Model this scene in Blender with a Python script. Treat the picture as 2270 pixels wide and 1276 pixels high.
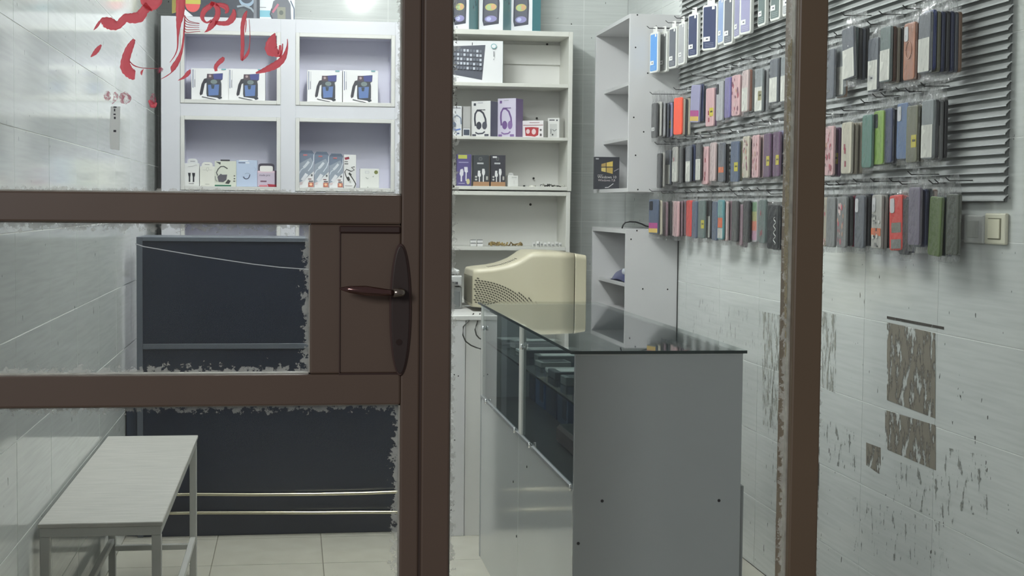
import bpy, math, random
from mathutils import Vector, Matrix, Euler
random.seed(7)
D = bpy.data
for o in list(D.objects): D.objects.remove(o, do_unlink=True)
SC = bpy.context.scene
COL = SC.collection

# ---------------------------------------------------------------- camera
F = 3300.0; CX = 1135.0; CY = 638.0; H = 1.40
VPX, VPY, ROLL = 650.0, 452.0, 0.010
a_, b_ = VPX - CX, -(VPY - CY)
DD = (a_*a_ + b_*b_ + F*F) / (-a_ + ROLL*b_*1.0)
yc = Vector((a_, b_, -F)).normalized()
xc = Vector((VPX + DD - CX, -(VPY + ROLL*DD - CY), -F))
xc = (xc - yc*xc.dot(yc)).normalized()
zc = xc.cross(yc).normalized()
R = Matrix((xc, yc, zc))                     # cam coords -> world
cam_d = D.cameras.new('camera'); cam = D.objects.new('camera', cam_d); COL.objects.link(cam)
cam_d.sensor_width = 36.0; cam_d.lens = F*36.0/2270.0
cam.matrix_world = Matrix.Translation((0, 0, H)) @ R.to_4x4()
cam_d.clip_start = 0.05
SC.camera = cam

# ---------------------------------------------------------------- world, lights, exposure
w = D.worlds.new('night'); SC.world = w; w.use_nodes = True
w.node_tree.nodes['Background'].inputs[0].default_value = (0.62, 0.60, 0.62, 1)
w.node_tree.nodes['Background'].inputs[1].default_value = 0.20
SC.view_settings.view_transform = 'Standard'; SC.view_settings.look = 'None'
SC.view_settings.exposure = 0.0; SC.view_settings.gamma = 1.0
SC.view_settings.use_curve_mapping = False
try:
    SC.cycles.transparent_max_bounces = 40
    SC.cycles.max_bounces = 10
except Exception: pass
def area(name, loc, rot, sx, sy, power, col):
    l = D.lights.new(name, 'AREA'); l.shape = 'RECTANGLE'; l.size = sx; l.size_y = sy
    l.energy = power; l.color = col
    o = D.objects.new(name, l); o.location = loc; o.rotation_euler = rot; COL.objects.link(o); return o
LAMPS = [(0.25, 6.0, 3.04, 76), (0.50, 4.75, 3.04, 36)]
for (lx, ly, lz, p) in LAMPS:
    for k in (-1, 0, 1):
        l = D.lights.new('tube_light', 'POINT'); l.energy = p/3; l.shadow_soft_size = .045
        l.color = (0.98, 0.99, 1.0) if ly > 5 else (0.98, 1.0, 0.96)
        o = D.objects.new('tube_light', l); o.location = (lx, ly+.38*k, lz-.07); COL.objects.link(o)
# unseen fill light added outside, lifts the door frame and counter end
area('outside_fill', (-3.4, -4.6, 3.3), (math.radians(74), 0, math.radians(-24)), 1.6, 1.6, 190, (0.97, 0.98, 1.0))

# ---------------------------------------------------------------- helpers
def ray(px, py): return R @ Vector((px-CX, -(py-CY), -F))
def at(px, py, Y): d = ray(px, py); return Vector((0, 0, H)) + d*(Y/d.y)
def atX(px, py, X): d = ray(px, py); return Vector((0, 0, H)) + d*(X/d.x)
def qx(px, py=457): d = ray(px, py); return d.x/d.y
def srgb(r, g=None, b=None):
    if g is None: r, g, b = r
    f = lambda c: (c/255/12.92) if c/255 <= .04045 else ((c/255+.055)/1.055)**2.4
    return (f(r), f(g), f(b), 1)
MATS = {}
def mat(col, rough=.5, metal=0.0, noise=0.0, nscale=20.0, bump=0.0, spec=.5, coat=0.0, sheen=0, stretch=(1,1,1), key=None):
    k = key or (tuple(col), rough, metal, noise, nscale, bump, spec, coat, stretch)
    if k in MATS: return MATS[k]
    m = D.materials.new('surface'); m.use_nodes = True; nt = m.node_tree; p = nt.nodes['Principled BSDF']
    c = srgb(col) if max(col) > 1.01 else (*col[:3], 1)
    p.inputs['Base Color'].default_value = c; p.inputs['Roughness'].default_value = rough
    p.inputs['Metallic'].default_value = metal; p.inputs['Specular IOR Level'].default_value = spec
    p.inputs['Coat Weight'].default_value = coat
    if noise or bump:
        tc = nt.nodes.new('ShaderNodeTexCoord'); mp = nt.nodes.new('ShaderNodeMapping')
        mp.inputs['Scale'].default_value = stretch
        nt.links.new(tc.outputs['Object'], mp.inputs[0])
        n = nt.nodes.new('ShaderNodeTexNoise'); n.inputs['Scale'].default_value = nscale; n.inputs['Detail'].default_value = 4
        nt.links.new(mp.outputs[0], n.inputs['Vector'])
        if noise:
            hs = nt.nodes.new('ShaderNodeMixRGB'); hs.blend_type = 'MULTIPLY'; hs.inputs[0].default_value = 1
            cr = nt.nodes.new('ShaderNodeValToRGB'); cr.color_ramp.elements[0].position = .3; cr.color_ramp.elements[1].position = .7
            lo = 1-noise
            cr.color_ramp.elements[0].color = (lo, lo, lo, 1); cr.color_ramp.elements[1].color = (1, 1, 1, 1)
            nt.links.new(n.outputs[0], cr.inputs[0]); hs.inputs[1].default_value = c
            nt.links.new(cr.outputs[0], hs.inputs[2]); nt.links.new(hs.outputs[0], p.inputs['Base Color'])
        if bump:
            bp = nt.nodes.new('ShaderNodeBump'); bp.inputs['Strength'].default_value = bump; bp.inputs['Distance'].default_value = .002
            nt.links.new(n.outputs[0], bp.inputs['Height']); nt.links.new(bp.outputs[0], p.inputs['Normal'])
    MATS[k] = m; return m

class MB:
    def __init__(s): s.v = []; s.f = []; s.m = []; s.mats = []
    def mi(s, m):
        if m is None: return 0
        if m not in s.mats: s.mats.append(m)
        return s.mats.index(m)
    def add(s, vs, fs, m=None):
        b = len(s.v); s.v += [Vector(v) for v in vs]; i = s.mi(m)
        for f in fs: s.f.append([b+k for k in f]); s.m.append(i)
        return s
    def box(s, x0, y0, z0, x1, y1, z1, m=None):
        if x0 > x1: x0, x1 = x1, x0
        if y0 > y1: y0, y1 = y1, y0
        if z0 > z1: z0, z1 = z1, z0
        return s.add([(x0,y0,z0),(x1,y0,z0),(x1,y1,z0),(x0,y1,z0),(x0,y0,z1),(x1,y0,z1),(x1,y1,z1),(x0,y1,z1)],
              [(0,3,2,1),(4,5,6,7),(0,1,5,4),(1,2,6,5),(2,3,7,6),(3,0,4,7)], m)
    def prism(s, pts, off, m=None):
        pts = [Vector(p) for p in pts]; off = Vector(off); n = len(pts)
        fs = [tuple(range(n)), tuple(range(2*n-1, n-1, -1))] + [(i, i+n, (i+1) % n+n, (i+1) % n) for i in range(n)]
        return s.add(pts + [p+off for p in pts], fs, m)
    def tube(s, path, r, n=8, m=None, cap=True):
        path = [Vector(p) for p in path]; vs = []; fs = []; N = len(path)
        rs = r if isinstance(r, (list, tuple)) else [r]*N
        ref = Vector((0, 0, 1))
        for i, p in enumerate(path):
            t = (path[min(i+1, N-1)] - path[max(i-1, 0)]).normalized()
            if abs(t.dot(ref)) > .95: ref = Vector((1, 0, 0)) if abs(t.x) < .9 else Vector((0, 1, 0))
            u = t.cross(ref).normalized(); w_ = t.cross(u).normalized()
            for k in range(n):
                a = 2*math.pi*k/n; vs.append(p + (u*math.cos(a)+w_*math.sin(a))*rs[i])
        for i in range(N-1):
            for k in range(n): fs.append((i*n+k, i*n+(k+1) % n, (i+1)*n+(k+1) % n, (i+1)*n+k))
        if cap: fs.append(tuple(range(n-1, -1, -1))); fs.append(tuple((N-1)*n+k for k in range(n)))
        return s.add(vs, fs, m)
    def cyl(s, c, axis, r, h, n=16, m=None):
        c = Vector(c); ax = Vector(axis).normalized()
        return s.tube([c, c+ax*h], r, n, m)
    def build(s, name, m=None, parent=None, bevel=0, smooth=False, seg=1, kind=None, local=False, rot=None):
        me = D.meshes.new(name)
        org = Vector((0, 0, 0))
        if parent is not None and not local: org = WLOC.get(parent.name, Vector((0, 0, 0)))
        me.from_pydata([v-org for v in s.v], [], s.f)
        mats = s.mats if s.mats else [m]
        if m is not None and s.mats: mats = s.mats
        for k in mats: me.materials.append(k)
        if len(mats) > 1:
            me.polygons.foreach_set('material_index', s.m)
        if smooth: me.polygons.foreach_set('use_smooth', [True]*len(me.polygons))
        me.validate(); me.update()
        o = D.objects.new(name, me); COL.objects.link(o)
        if parent is not None: o.parent = parent; WLOC[o.name] = org
        if bevel:
            b = o.modifiers.new('Bevel', 'BEVEL'); b.width = bevel; b.segments = seg; b.limit_method = 'ANGLE'
        if kind: o['kind'] = kind
        return o
WLOC = {}
def thing(name, label, cat, loc=(0, 0, 0), rz=0, group=None, rot=None):
    o = D.objects.new(name, None); o.empty_display_size = .05; COL.objects.link(o)
    o.location = loc; o.rotation_euler = rot or (0, 0, rz); o['label'] = label; o['category'] = cat
    if group: o['group'] = group
    WLOC[o.name] = Vector(loc); return o
def tag(o, label, cat, group=None):
    o['label'] = label; o['category'] = cat
    if group: o['group'] = group
    return o
def struct(o): o['kind'] = 'structure'; return o
_tc = {}
def text_geo(s):
    if s in _tc: return _tc[s]
    cu = D.curves.new('t', 'FONT'); cu.body = s; cu.size = 1; cu.resolution_u = 2
    o = D.objects.new('t', cu); COL.objects.link(o)
    dg = bpy.context.evaluated_depsgraph_get(); me = o.evaluated_get(dg).to_mesh()
    r = ([tuple(v.co) for v in me.vertices], [tuple(p.vertices) for p in me.polygons])
    o.evaluated_get(dg).to_mesh_clear(); D.objects.remove(o); D.curves.remove(cu); _tc[s] = r; return r

# ---------------------------------------------------------------- materials
def tile_mat(name, base, streak=.10):
    m = D.materials.new(name); m.use_nodes = True; nt = m.node_tree; p = nt.nodes['Principled BSDF']; N = nt.nodes; L = nt.links
    g = N.new('ShaderNodeNewGeometry'); mp = N.new('ShaderNodeMapping'); mp.inputs['Scale'].default_value = (2.5, 2.5, 60)
    L.new(g.outputs['Position'], mp.inputs[0])
    n = N.new('ShaderNodeTexNoise'); n.inputs['Scale'].default_value = 1.6; n.inputs['Detail'].default_value = 5; L.new(mp.outputs[0], n.inputs['Vector'])
    cr = N.new('ShaderNodeValToRGB'); cr.color_ramp.elements[0].position = .32; cr.color_ramp.elements[1].position = .62
    c = srgb(base); k = 1-streak
    cr.color_ramp.elements[0].color = (c[0]*k, c[1]*k, c[2]*k, 1); cr.color_ramp.elements[1].color = c
    L.new(n.outputs[0], cr.inputs[0])
    # small chips and specks of dirt
    v = N.new('ShaderNodeTexNoise'); v.inputs['Scale'].default_value = 1.0; v.inputs['Detail'].default_value = 2
    mp2 = N.new('ShaderNodeMapping'); mp2.inputs['Scale'].default_value = (55, 55, 26); L.new(g.outputs['Position'], mp2.inputs[0]); L.new(mp2.outputs[0], v.inputs['Vector'])
    th = N.new('ShaderNodeMath'); th.operation = 'GREATER_THAN'; th.inputs[1].default_value = .745; L.new(v.outputs[0], th.inputs[0])
    mx = N.new('ShaderNodeMixRGB'); mx.inputs[2].default_value = srgb(92, 92, 88); L.new(th.outputs[0], mx.inputs[0]); L.new(cr.outputs[0], mx.inputs[1])
    L.new(mx.outputs[0], p.inputs['Base Color'])
    p.inputs['Roughness'].default_value = .09; p.inputs['Specular IOR Level'].default_value = .5
    b = N.new('ShaderNodeBump'); b.inputs['Strength'].default_value = .05; b.inputs['Distance'].default_value = .001
    L.new(n.outputs[0], b.inputs['Height']); L.new(b.outputs[0], p.inputs['Normal'])
    return m
M_TILE = tile_mat('glazed_wall_tile', (209, 213, 210))
M_GROUT = mat((225, 227, 224), .6)
M_FLOOR = mat((190, 187, 174), .22, noise=.10, nscale=9, key='floor')
M_FGROUT = mat((120, 116, 104), .8)
M_CEIL = mat((238, 239, 239), .7)
M_BROWN = mat((108, 90, 77), .42, spec=.45, noise=.12, nscale=3, key='brown')
M_POST = mat((116, 98, 78), .42, noise=.08, nscale=3, key='post')
M_LAM = mat((216, 217, 222), .20, noise=.03, nscale=4, key='lam')       # white glossy laminate
M_LAM2 = mat((214, 214, 210), .35, noise=.04, nscale=5, key='lam2')
M_LAMG = mat((196, 199, 198), .30, noise=.03, nscale=4, key='lamg')
M_INNER = mat((226, 226, 240), .35, key='inner')
M_HOLE = mat((25, 24, 24), .8)
M_ALU = mat((210, 212, 214), .3, metal=.8)
M_CHROME = mat((220, 220, 222), .12, metal=1)
M_BLACK = mat((22, 23, 26), .4)
M_NAVY = mat((34, 40, 52), .20, noise=.1, nscale=6, key='navy')
M_TRIMG = mat((82, 88, 96), .4)
M_WOODW = mat((188, 187, 180), .45, noise=.22, nscale=9, stretch=(1, 14, 1), bump=.5, key='woodw')
M_BENCH = mat((184, 185, 180), .4, noise=.08, nscale=12, key='bench')
M_CRT = mat((186, 180, 156), .38, noise=.03, nscale=5, key='crt')

def schlick(N, L, nsock=None, k=1.0, base=.04):
    """reflectance of a thin clear sheet, same from both sides, only on faces turned to the viewer"""
    g = N.new('ShaderNodeNewGeometry')
    d = N.new('ShaderNodeVectorMath'); d.operation = 'DOT_PRODUCT'; L.new(g.outputs['Incoming'], d.inputs[0]); L.new(nsock or g.outputs['Normal'], d.inputs[1])
    def M(op, a, b=None, c=None):
        n = N.new('ShaderNodeMath'); n.operation = op
        for i, x in enumerate((a, b, c)):
            if x is None: continue
            if isinstance(x, (int, float)): n.inputs[i].default_value = x
            else: L.new(x, n.inputs[i])
        return n.outputs[0]
    c = M('MINIMUM', M('ABSOLUTE', d.outputs['Value']), 1.0)
    f = M('MULTIPLY_ADD', M('POWER', M('SUBTRACT', 1.0, c), 5.0), (1-base)*k, base*k)
    return f, g, M
def glass_mat(name, tint=(1, 1, 1), W=1, Hh=1, dirt=0.0, spots=False, refl=1.0, haze=0.0, base=.04):
    m = D.materials.new(name); m.use_nodes = True; nt = m.node_tree; N = nt.nodes; L = nt.links
    for n in list(N): N.remove(n)
    out = N.new('ShaderNodeOutputMaterial'); tr = N.new('ShaderNodeBsdfTransparent'); tr.inputs[0].default_value = (*tint, 1)
    gl = N.new('ShaderNodeBsdfGlossy'); gl.inputs['Roughness'].default_value = .02
    f_, g_, M_ = schlick(N, L, None, refl, base)
    f_ = M_('MULTIPLY', f_, M_('SUBTRACT', 1.0, g_.outputs['Backfacing']))
    mx = N.new('ShaderNodeMixShader'); L.new(f_, mx.inputs[0]); L.new(tr.outputs[0], mx.inputs[1]); L.new(gl.outputs[0], mx.inputs[2])
    last = mx
    if dirt or haze:
        df = N.new('ShaderNodeBsdfDiffuse'); df.inputs[0].default_value = srgb(205, 205, 200)
        tl = N.new('ShaderNodeBsdfTranslucent'); tl.inputs[0].default_value = srgb(215, 215, 210)
        dm = N.new('ShaderNodeMixShader'); dm.inputs[0].default_value = .5; L.new(df.outputs[0], dm.inputs[1]); L.new(tl.outputs[0], dm.inputs[2])
        tc = N.new('ShaderNodeTexCoord'); sp = N.new('ShaderNodeSeparateXYZ'); L.new(tc.outputs['Generated'], sp.inputs[0])
        def M(op, a, b=None):
            n = N.new('ShaderNodeMath'); n.operation = op
            for i, x in enumerate((a, b)):
                if x is None: continue
                if isinstance(x, (int, float)): n.inputs[i].default_value = x
                else: L.new(x, n.inputs[i])
            return n.outputs[0]
        x, z = sp.outputs[0], sp.outputs[2]
        dx = M('MULTIPLY', M('MINIMUM', x, M('SUBTRACT', 1, x)), W); dz = M('MULTIPLY', M('MINIMUM', z, M('SUBTRACT', 1, z)), Hh)
        dist = M('MINIMUM', dx, dz)
        nz = N.new('ShaderNodeTexNoise'); nz.inputs['Scale'].default_value = 75; nz.inputs['Detail'].default_value = 7; nz.inputs['Roughness'].default_value = .65
        L.new(tc.outputs['Object'], nz.inputs['Vector'])
        # residue hugging the edge of the pane
        lim = M('MULTIPLY', M('SUBTRACT', nz.outputs[0], .42), dirt*.075)
        fac = M('MULTIPLY', M('SUBTRACT', lim, dist), 140)
        fac = M('MINIMUM', M('MAXIMUM', fac, 0), .36)
        fac = M('MAXIMUM', fac, haze)
        m2 = N.new('ShaderNodeMixShader'); L.new(fac, m2.inputs[0]); L.new(mx.outputs[0], m2.inputs[1]); L.new(dm.outputs[0], m2.inputs[2]); last = m2
    L.new(last.outputs[0], out.inputs[0]); return m

def film_mat():
    m = D.materials.new('clear_film'); m.use_nodes = True; nt = m.node_tree; N = nt.nodes; L = nt.links
    for n in list(N): N.remove(n)
    out = N.new('ShaderNodeOutputMaterial'); tr = N.new('ShaderNodeBsdfTransparent'); tr.inputs[0].default_value = (.97, .97, .97, 1)
    gl = N.new('ShaderNodeBsdfGlossy'); gl.inputs['Roughness'].default_value = .09
    df = N.new('ShaderNodeBsdfDiffuse'); df.inputs[0].default_value = (.8, .82, .82, 1)
    tc = N.new('ShaderNodeTexCoord'); nz = N.new('ShaderNodeTexNoise'); nz.inputs['Scale'].default_value = 45; nz.inputs['Detail'].default_value = 3
    L.new(tc.outputs['Object'], nz.inputs['Vector'])
    bp = N.new('ShaderNodeBump'); bp.inputs['Strength'].default_value = 1.0; bp.inputs['Distance'].default_value = .006
    L.new(nz.outputs[0], bp.inputs['Height']); L.new(bp.outputs[0], gl.inputs['Normal'])
    mg = N.new('ShaderNodeMixShader'); mg.inputs[0].default_value = .12; L.new(gl.outputs[0], mg.inputs[1]); L.new(df.outputs[0], mg.inputs[2])
    f_, g_, M_ = schlick(N, L, bp.outputs[0], .8, .10)
    mx = N.new('ShaderNodeMixShader'); L.new(f_, mx.inputs[0]); L.new(tr.outputs[0], mx.inputs[1]); L.new(mg.outputs[0], mx.inputs[2])
    L.new(mx.outputs[0], out.inputs[0]); return m
M_FILM = film_mat()

def patch_mat(name, col, thr, scale=(30, 30, 14), soft=.04):
    m = D.materials.new(name); m.use_nodes = True; nt = m.node_tree; N = nt.nodes; L = nt.links; p = N['Principled BSDF']
    p.inputs['Base Color'].default_value = srgb(col); p.inputs['Roughness'].default_value = .7
    tc = N.new('ShaderNodeTexCoord'); mp = N.new('ShaderNodeMapping'); mp.inputs['Scale'].default_value = scale; L.new(tc.outputs['Object'], mp.inputs[0])
    nz = N.new('ShaderNodeTexNoise'); nz.inputs['Scale'].default_value = 1; nz.inputs['Detail'].default_value = 9; nz.inputs['Roughness'].default_value = .68; L.new(mp.outputs[0], nz.inputs['Vector'])
    mr = N.new('ShaderNodeMapRange'); mr.inputs[1].default_value = thr-soft; mr.inputs[2].default_value = thr+soft; L.new(nz.outputs[0], mr.inputs[0])
    L.new(mr.outputs[0], p.inputs['Alpha']); return m

# ---------------------------------------------------------------- room shell
XL, XR, YF, YB, ZC = -0.693, 1.79, 2.83, 7.95, 3.10
s = 0.264
def tiled_wall(name, u0, u1, uj, pu, plane, axis, sign):
    """backing slab plus one thin glazed tile per object"""
    mb = MB()
    T = .0014
    if axis == 'x': mb.box(plane+sign*T, u0, 0, plane+sign*.10, u1, ZC)
    else: mb.box(u0, plane+T, 0, u1, plane+.10, ZC)
    wall = mb.build(name, M_GROUT); struct(wall)
    cache = {}
    zj = [0.0]; z = H - 5.3*s
    zs = [H-5.3*s + k*s for k in range(0, 14)]
    us = []; u = uj
    while u > u0: u -= pu
    while u < u1+1e-6: us.append(u); u += pu
    us.append(u)
    g = .0016
    for i in range(len(zs)-1):
        za, zb = max(zs[i], 0), min(zs[i+1], ZC)
        if zb-za < .02: continue
        for j in range(len(us)-1):
            ua, ub = max(us[j], u0), min(us[j+1], u1)
            if ub-ua < .02: continue
            key = (round(ub-ua, 3), round(zb-za, 3))
            if key not in cache:
                t = MB(); A, B = (ub-ua)/2-g, (zb-za)/2-g
                if axis == 'x': t.box(0, -A, -B, sign*T, A, B)
                else: t.box(-A, 0, -B, A, T, B)
                me = t.build('tile', M_TILE).data
                D.objects.remove(D.objects[-1] if False else [o for o in D.objects if o.data == me][0]); cache[key] = me
            o = D.objects.new('tile', cache[key]); COL.objects.link(o); o.parent = wall
            j_ = random.uniform(0, .0006)
            o.location = (plane+sign*j_, (ua+ub)/2, (za+zb)/2) if axis == 'x' else ((ua+ub)/2, plane+j_, (za+zb)/2)
    return wall
wall_right = tiled_wall('wall_right', YF, YB, 3.95, .54, XR, 'x', 1)
wall_left = tiled_wall('wall_left', YF, YB, 3.895, .54, XL, 'x', -1)
wall_back = tiled_wall('wall_back', XL, XR, .494, .527, YB, 'y', 1)

fl = MB().box(XL-.1, 1.5, -.10, XR+.1, YB+.1, -.006).build('floor', M_FGROUT); struct(fl)
xs = [-.31-.43*2, -.31-.43, -.31, .118, .548, .978, 1.408, 1.838]; ys = [6.26+.46*k for k in range(-8, 5)]
fc = {}
for i in range(len(xs)-1):
    for j in range(len(ys)-1):
        a, b, c, d = max(xs[i], XL), min(xs[i+1], XR), max(ys[j], YF), min(ys[j+1], YB)
        if b-a < .02 or d-c < .02: continue
        key = (round(b-a, 3), round(d-c, 3))
        if key not in fc:
            t = MB().box(-(b-a)/2+.0018, -(d-c)/2+.0018, -.006, (b-a)/2-.0018, (d-c)/2-.0018, 0).build('floor_tile', M_FLOOR); fc[key] = t.data; D.objects.remove(t)
        o = D.objects.new('floor_tile', fc[key]); COL.objects.link(o); o.parent = fl; o.location = ((a+b)/2, (c+d)/2, 0)
struct(MB().box(XL-.1, YF, ZC, XR+.1, YB+.1, ZC+.08).build('ceiling', M_CEIL))

# ceiling lamps
M_EMIT = D.materials.new('lamp_diffuser'); M_EMIT.use_nodes = True
pe = M_EMIT.node_tree.nodes['Principled BSDF']; pe.inputs['Emission Color'].default_value = (.95, .98, 1, 1); pe.inputs['Emission Strength'].default_value = 6
for i, (lx, ly, lz, p) in enumerate(LAMPS):
    t = thing('ceiling_lamp', 'white batten lamp on the ceiling ' + ('towards the back of the shop' if i == 0 else 'nearer the shop front'), 'lamp', (lx, ly, ZC))
    MB().box(lx-.07, ly-.58, lz+.015, lx+.07, ly+.58, ZC).build('lamp_housing', M_CEIL, t, bevel=.006)
    MB().box(lx-.05, ly-.56, lz+.004, lx+.05, ly+.56, lz+.016).build('diffuser', M_EMIT, t, bevel=.004)

# worn tape marks and scuffs on the right wall
M_TAPE = patch_mat('old_adhesive', (126, 120, 108), .47, (30, 30, 13), .05)
M_TAPE2 = patch_mat('old_adhesive_faint', (168, 168, 158), .58, (60, 60, 14), .08)
M_SCUFF = patch_mat('scuff', (146, 148, 142), .62, (44, 40, 18), .05)
M_STREAK = patch_mat('scratches', (158, 158, 150), .66, (70, 70, 12), .05)
def wall_patch(pts, m, name='tape_residue'):
    P = [atX(px, py, XR-.0008) for px, py in pts]
    c = sum(P, Vector())/len(P)
    mb = MB(); mb.prism([p-c for p in P], (.0005, 0, 0))
    o = mb.build(name, m); o.parent = wall_right; o.location = c; return o
wall_patch([(1966, 714), (2073, 738), (2073, 927), (1966, 886)], M_TAPE)
wall_patch([(1962, 908), (2074, 942), (2074, 1042), (1962, 994)], M_TAPE)
wall_patch([(1966, 706), (2092, 730), (2092, 724), (1966, 700)], patch_mat('dark_line', (60, 56, 50), .42, (30, 60, 30), .03))
wall_patch([(1822, 690), (1853, 697), (1853, 872), (1822, 858)], M_TAPE2)
wall_patch([(1920, 980), (1952, 992), (1952, 1052), (1920, 1030)], M_TAPE)
wall_patch([(1980, 1020), (2120, 1060), (2120, 1165), (1980, 1110)], M_SCUFF, 'scuff_marks')
wall_patch([(1890, 1100), (2100, 1160), (2100, 1270), (1890, 1220)], patch_mat('scuff2', (146, 148, 142), .64, (60, 50, 18), .05), 'scuff_marks')
wall_patch([(2090, 990), (2190, 1010), (2190, 1150), (2090, 1120)], M_SCUFF, 'scuff_marks')
wall_patch([(1826, 930), (1900, 950), (1900, 1050), (1826, 1020)], M_SCUFF, 'scuff_marks')
wall_patch([(1530, 655), (1735, 700), (1735, 900), (1530, 800)], M_STREAK, 'scuff_marks')
wall_patch([(1690, 690), (1740, 700), (1740, 960), (1690, 940)], M_TAPE2)
wall_patch([(1690, 700), (1700, 1240), (1738, 1270), (1738, 700)], M_STREAK, 'scuff_marks')

# ---------------------------------------------------------------- shop front: door leaf, jamb, post, panes
YG = 2.86; YD0, YD1 = 2.83, 2.89
K = YG/F
def gx(px, py): return at(px, py, YD0).x
def gz(px, py): return at(px, py, YD0).z
door = thing('door_1', 'd', 'door', (at(900, 640, YD0).x, YD0, 0)); del door['label']; del door['category']; struct(door)
xd0 = XL
def bar(name, x0, x1, z0, z1, m=M_BROWN, parent=door, y0=YD0, y1=YD1, bev=.004):
    return MB().box(x0, y0, z0, x1, y1, z1).build(name, m, parent, bevel=bev, seg=2)
sx0 = gx(889, 640); sx1 = gx(931, 640)
bar('door_stile', sx0, sx1, .01, 2.55)
bar('door_stile', XL+.004, XL+.06, .01, 2.55)
zr = [gz(450, 427), gz(450, 494), gz(450, 831), gz(450, 901)]
bar('door_rail', XL+.06, sx0, zr[1], zr[0])
bar('door_rail', XL+.06, sx0, zr[3], zr[2])
bar('door_rail', XL+.06, sx0, .01, .12)
bar('door_rail', XL+.06, sx0, 2.45, 2.55)
lx0 = gx(687, 660)
bar('lock_panel', lx0, sx0, zr[2], zr[1], y0=YD0+.004)
MB().box(gx(752, 510), YD0-.0015, gz(800, 517), gx(888, 510), YD0+.006, gz(800, 500)).build('lock_panel_strip', mat((70, 52, 47), .4), door, bevel=.003)
MB().box(gx(752, 830), YD0+.0005, gz(800, 831), gx(888, 830), YD0+.006, gz(800, 826)).build('lock_panel_strip', mat((66, 46, 40), .4), door, bevel=.001)
MB().box(gx(752, 670), YD0+.0005, gz(800, 831), gx(754, 670), YD0+.006, gz(800, 500)).build('lock_panel_groove', mat((72, 50, 43), .5), door)
# bead between leaf and jamb
MB().box(sx1, YD0+.003, .01, sx1+.004, YD1, 2.56).build('door_gasket', mat((76, 60, 52), .7), door)
# glazing panes of the door
def pane(parent, x0, x1, z0, z1, dirt=1.0, nm='glass_pane', y=YG):
    m = glass_mat('door_glass', (.97, .985, .98), x1-x0, z1-z0, dirt, haze=.012)
    o = MB().box(x0+.002, y-.002, z0+.002, x1-.002, y+.002, z1-.002).build(nm, m, parent)
    return o
pane(door, XL+.06, sx0, zr[0], 2.45, .6)
pane(door, XL+.06, lx0, zr[2], zr[1], 1.25)
pane(door, XL+.06, sx0, .12, zr[3], 1.15)
# pale sealant lines round the panes
M_SEAL = mat((196, 194, 182), .6, noise=.35, nscale=40, key='seal')
def seal(parent, x0, x1, z0, z1, wd=.0022):
    mb = MB(); y0, y1 = YD0+.012, YG
    mb.box(x0, y0, z0, x0+wd, y1, z1); mb.box(x1-wd, y0, z0, x1, y1, z1); mb.box(x0, y0, z0, x1, y1, z0+wd); mb.box(x0, y0, z1-wd, x1, y1, z1)
    return mb.build('sealant_bead', M_SEAL, parent)
seal(door, XL+.06, sx0, zr[0], 2.45); seal(door, XL+.06, lx0, zr[2], zr[1]); seal(door, XL+.06, sx0, .12, zr[3])
# crack across the middle pane
P = [at(px, py, YG-.0025) for px, py in [(300, 540), (318, 546), (370, 555), (440, 567), (520, 579), (560, 585), (620, 592), (688, 597)]]
MB().tube(P, .0009, 5).build('glass_crack', mat((235, 240, 240), .3, spec=1), door)

# handle: oval backplate with lever
hx, hz = at(886, 650, YD0).x, at(886, 650, YD0).z
def oval(cx, cz, rx, rz, n=40, p=2.0):
    return [(cx+rx*math.copysign(abs(math.cos(t))**(2/p), math.cos(t)), cz+rz*math.copysign(abs(math.sin(t))**(2/p), math.sin(t))) for t in [2*math.pi*i/n for i in range(n)]]
cx, cz = at(887, 686, YD0).x, at(887, 686, YD0).z
rx, rz_ = 24*K, 146*K
M_BRZ = mat((62, 50, 46), .42, metal=.1)
M_BRZR = mat((104, 84, 80), .3, metal=.5)
mb = MB(); mb.prism([(x, YD0-.006, z) for x, z in oval(cx, cz, rx, rz_)], (0, .007, 0)); mb.build('handle_rim', M_BRZR, door, bevel=.002)
bp_ = MB(); bp_.prism([(x, YD0-.010, z) for x, z in oval(cx, cz, rx-.0035, rz_-.0045)], (0, .006, 0)); plate = bp_.build('door_handle', M_BRZ, door, bevel=.003, seg=2)
lp = [at(890, 648, YD0-.012), at(888, 648, YD0-.045), at(872, 649, YD0-.050), at(845, 647, YD0-.050), at(810, 644, YD0-.049), at(775, 641, YD0-.048), at(752, 639, YD0-.047)]
M_LEV = mat((140, 108, 104), .12, metal=1)
MB().tube([lp[0], lp[1], lp[2]], [.008, .0085, .008], 14).build('handle_neck', mat((150, 140, 130), .25, metal=.9), plate, smooth=True)
MB().tube(lp[2:], [.0055, .0075, .0095, .0065, .002], 14).build('handle_lever', M_LEV, plate, smooth=True)
kx, kz = at(884, 757, YD0).x, at(884, 757, YD0).z
MB().cyl((kx, YD0-.011, kz), (0, 1, 0), .006, .004, 14).build('keyhole', mat((80, 66, 62), .3, metal=.8), plate)

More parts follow.
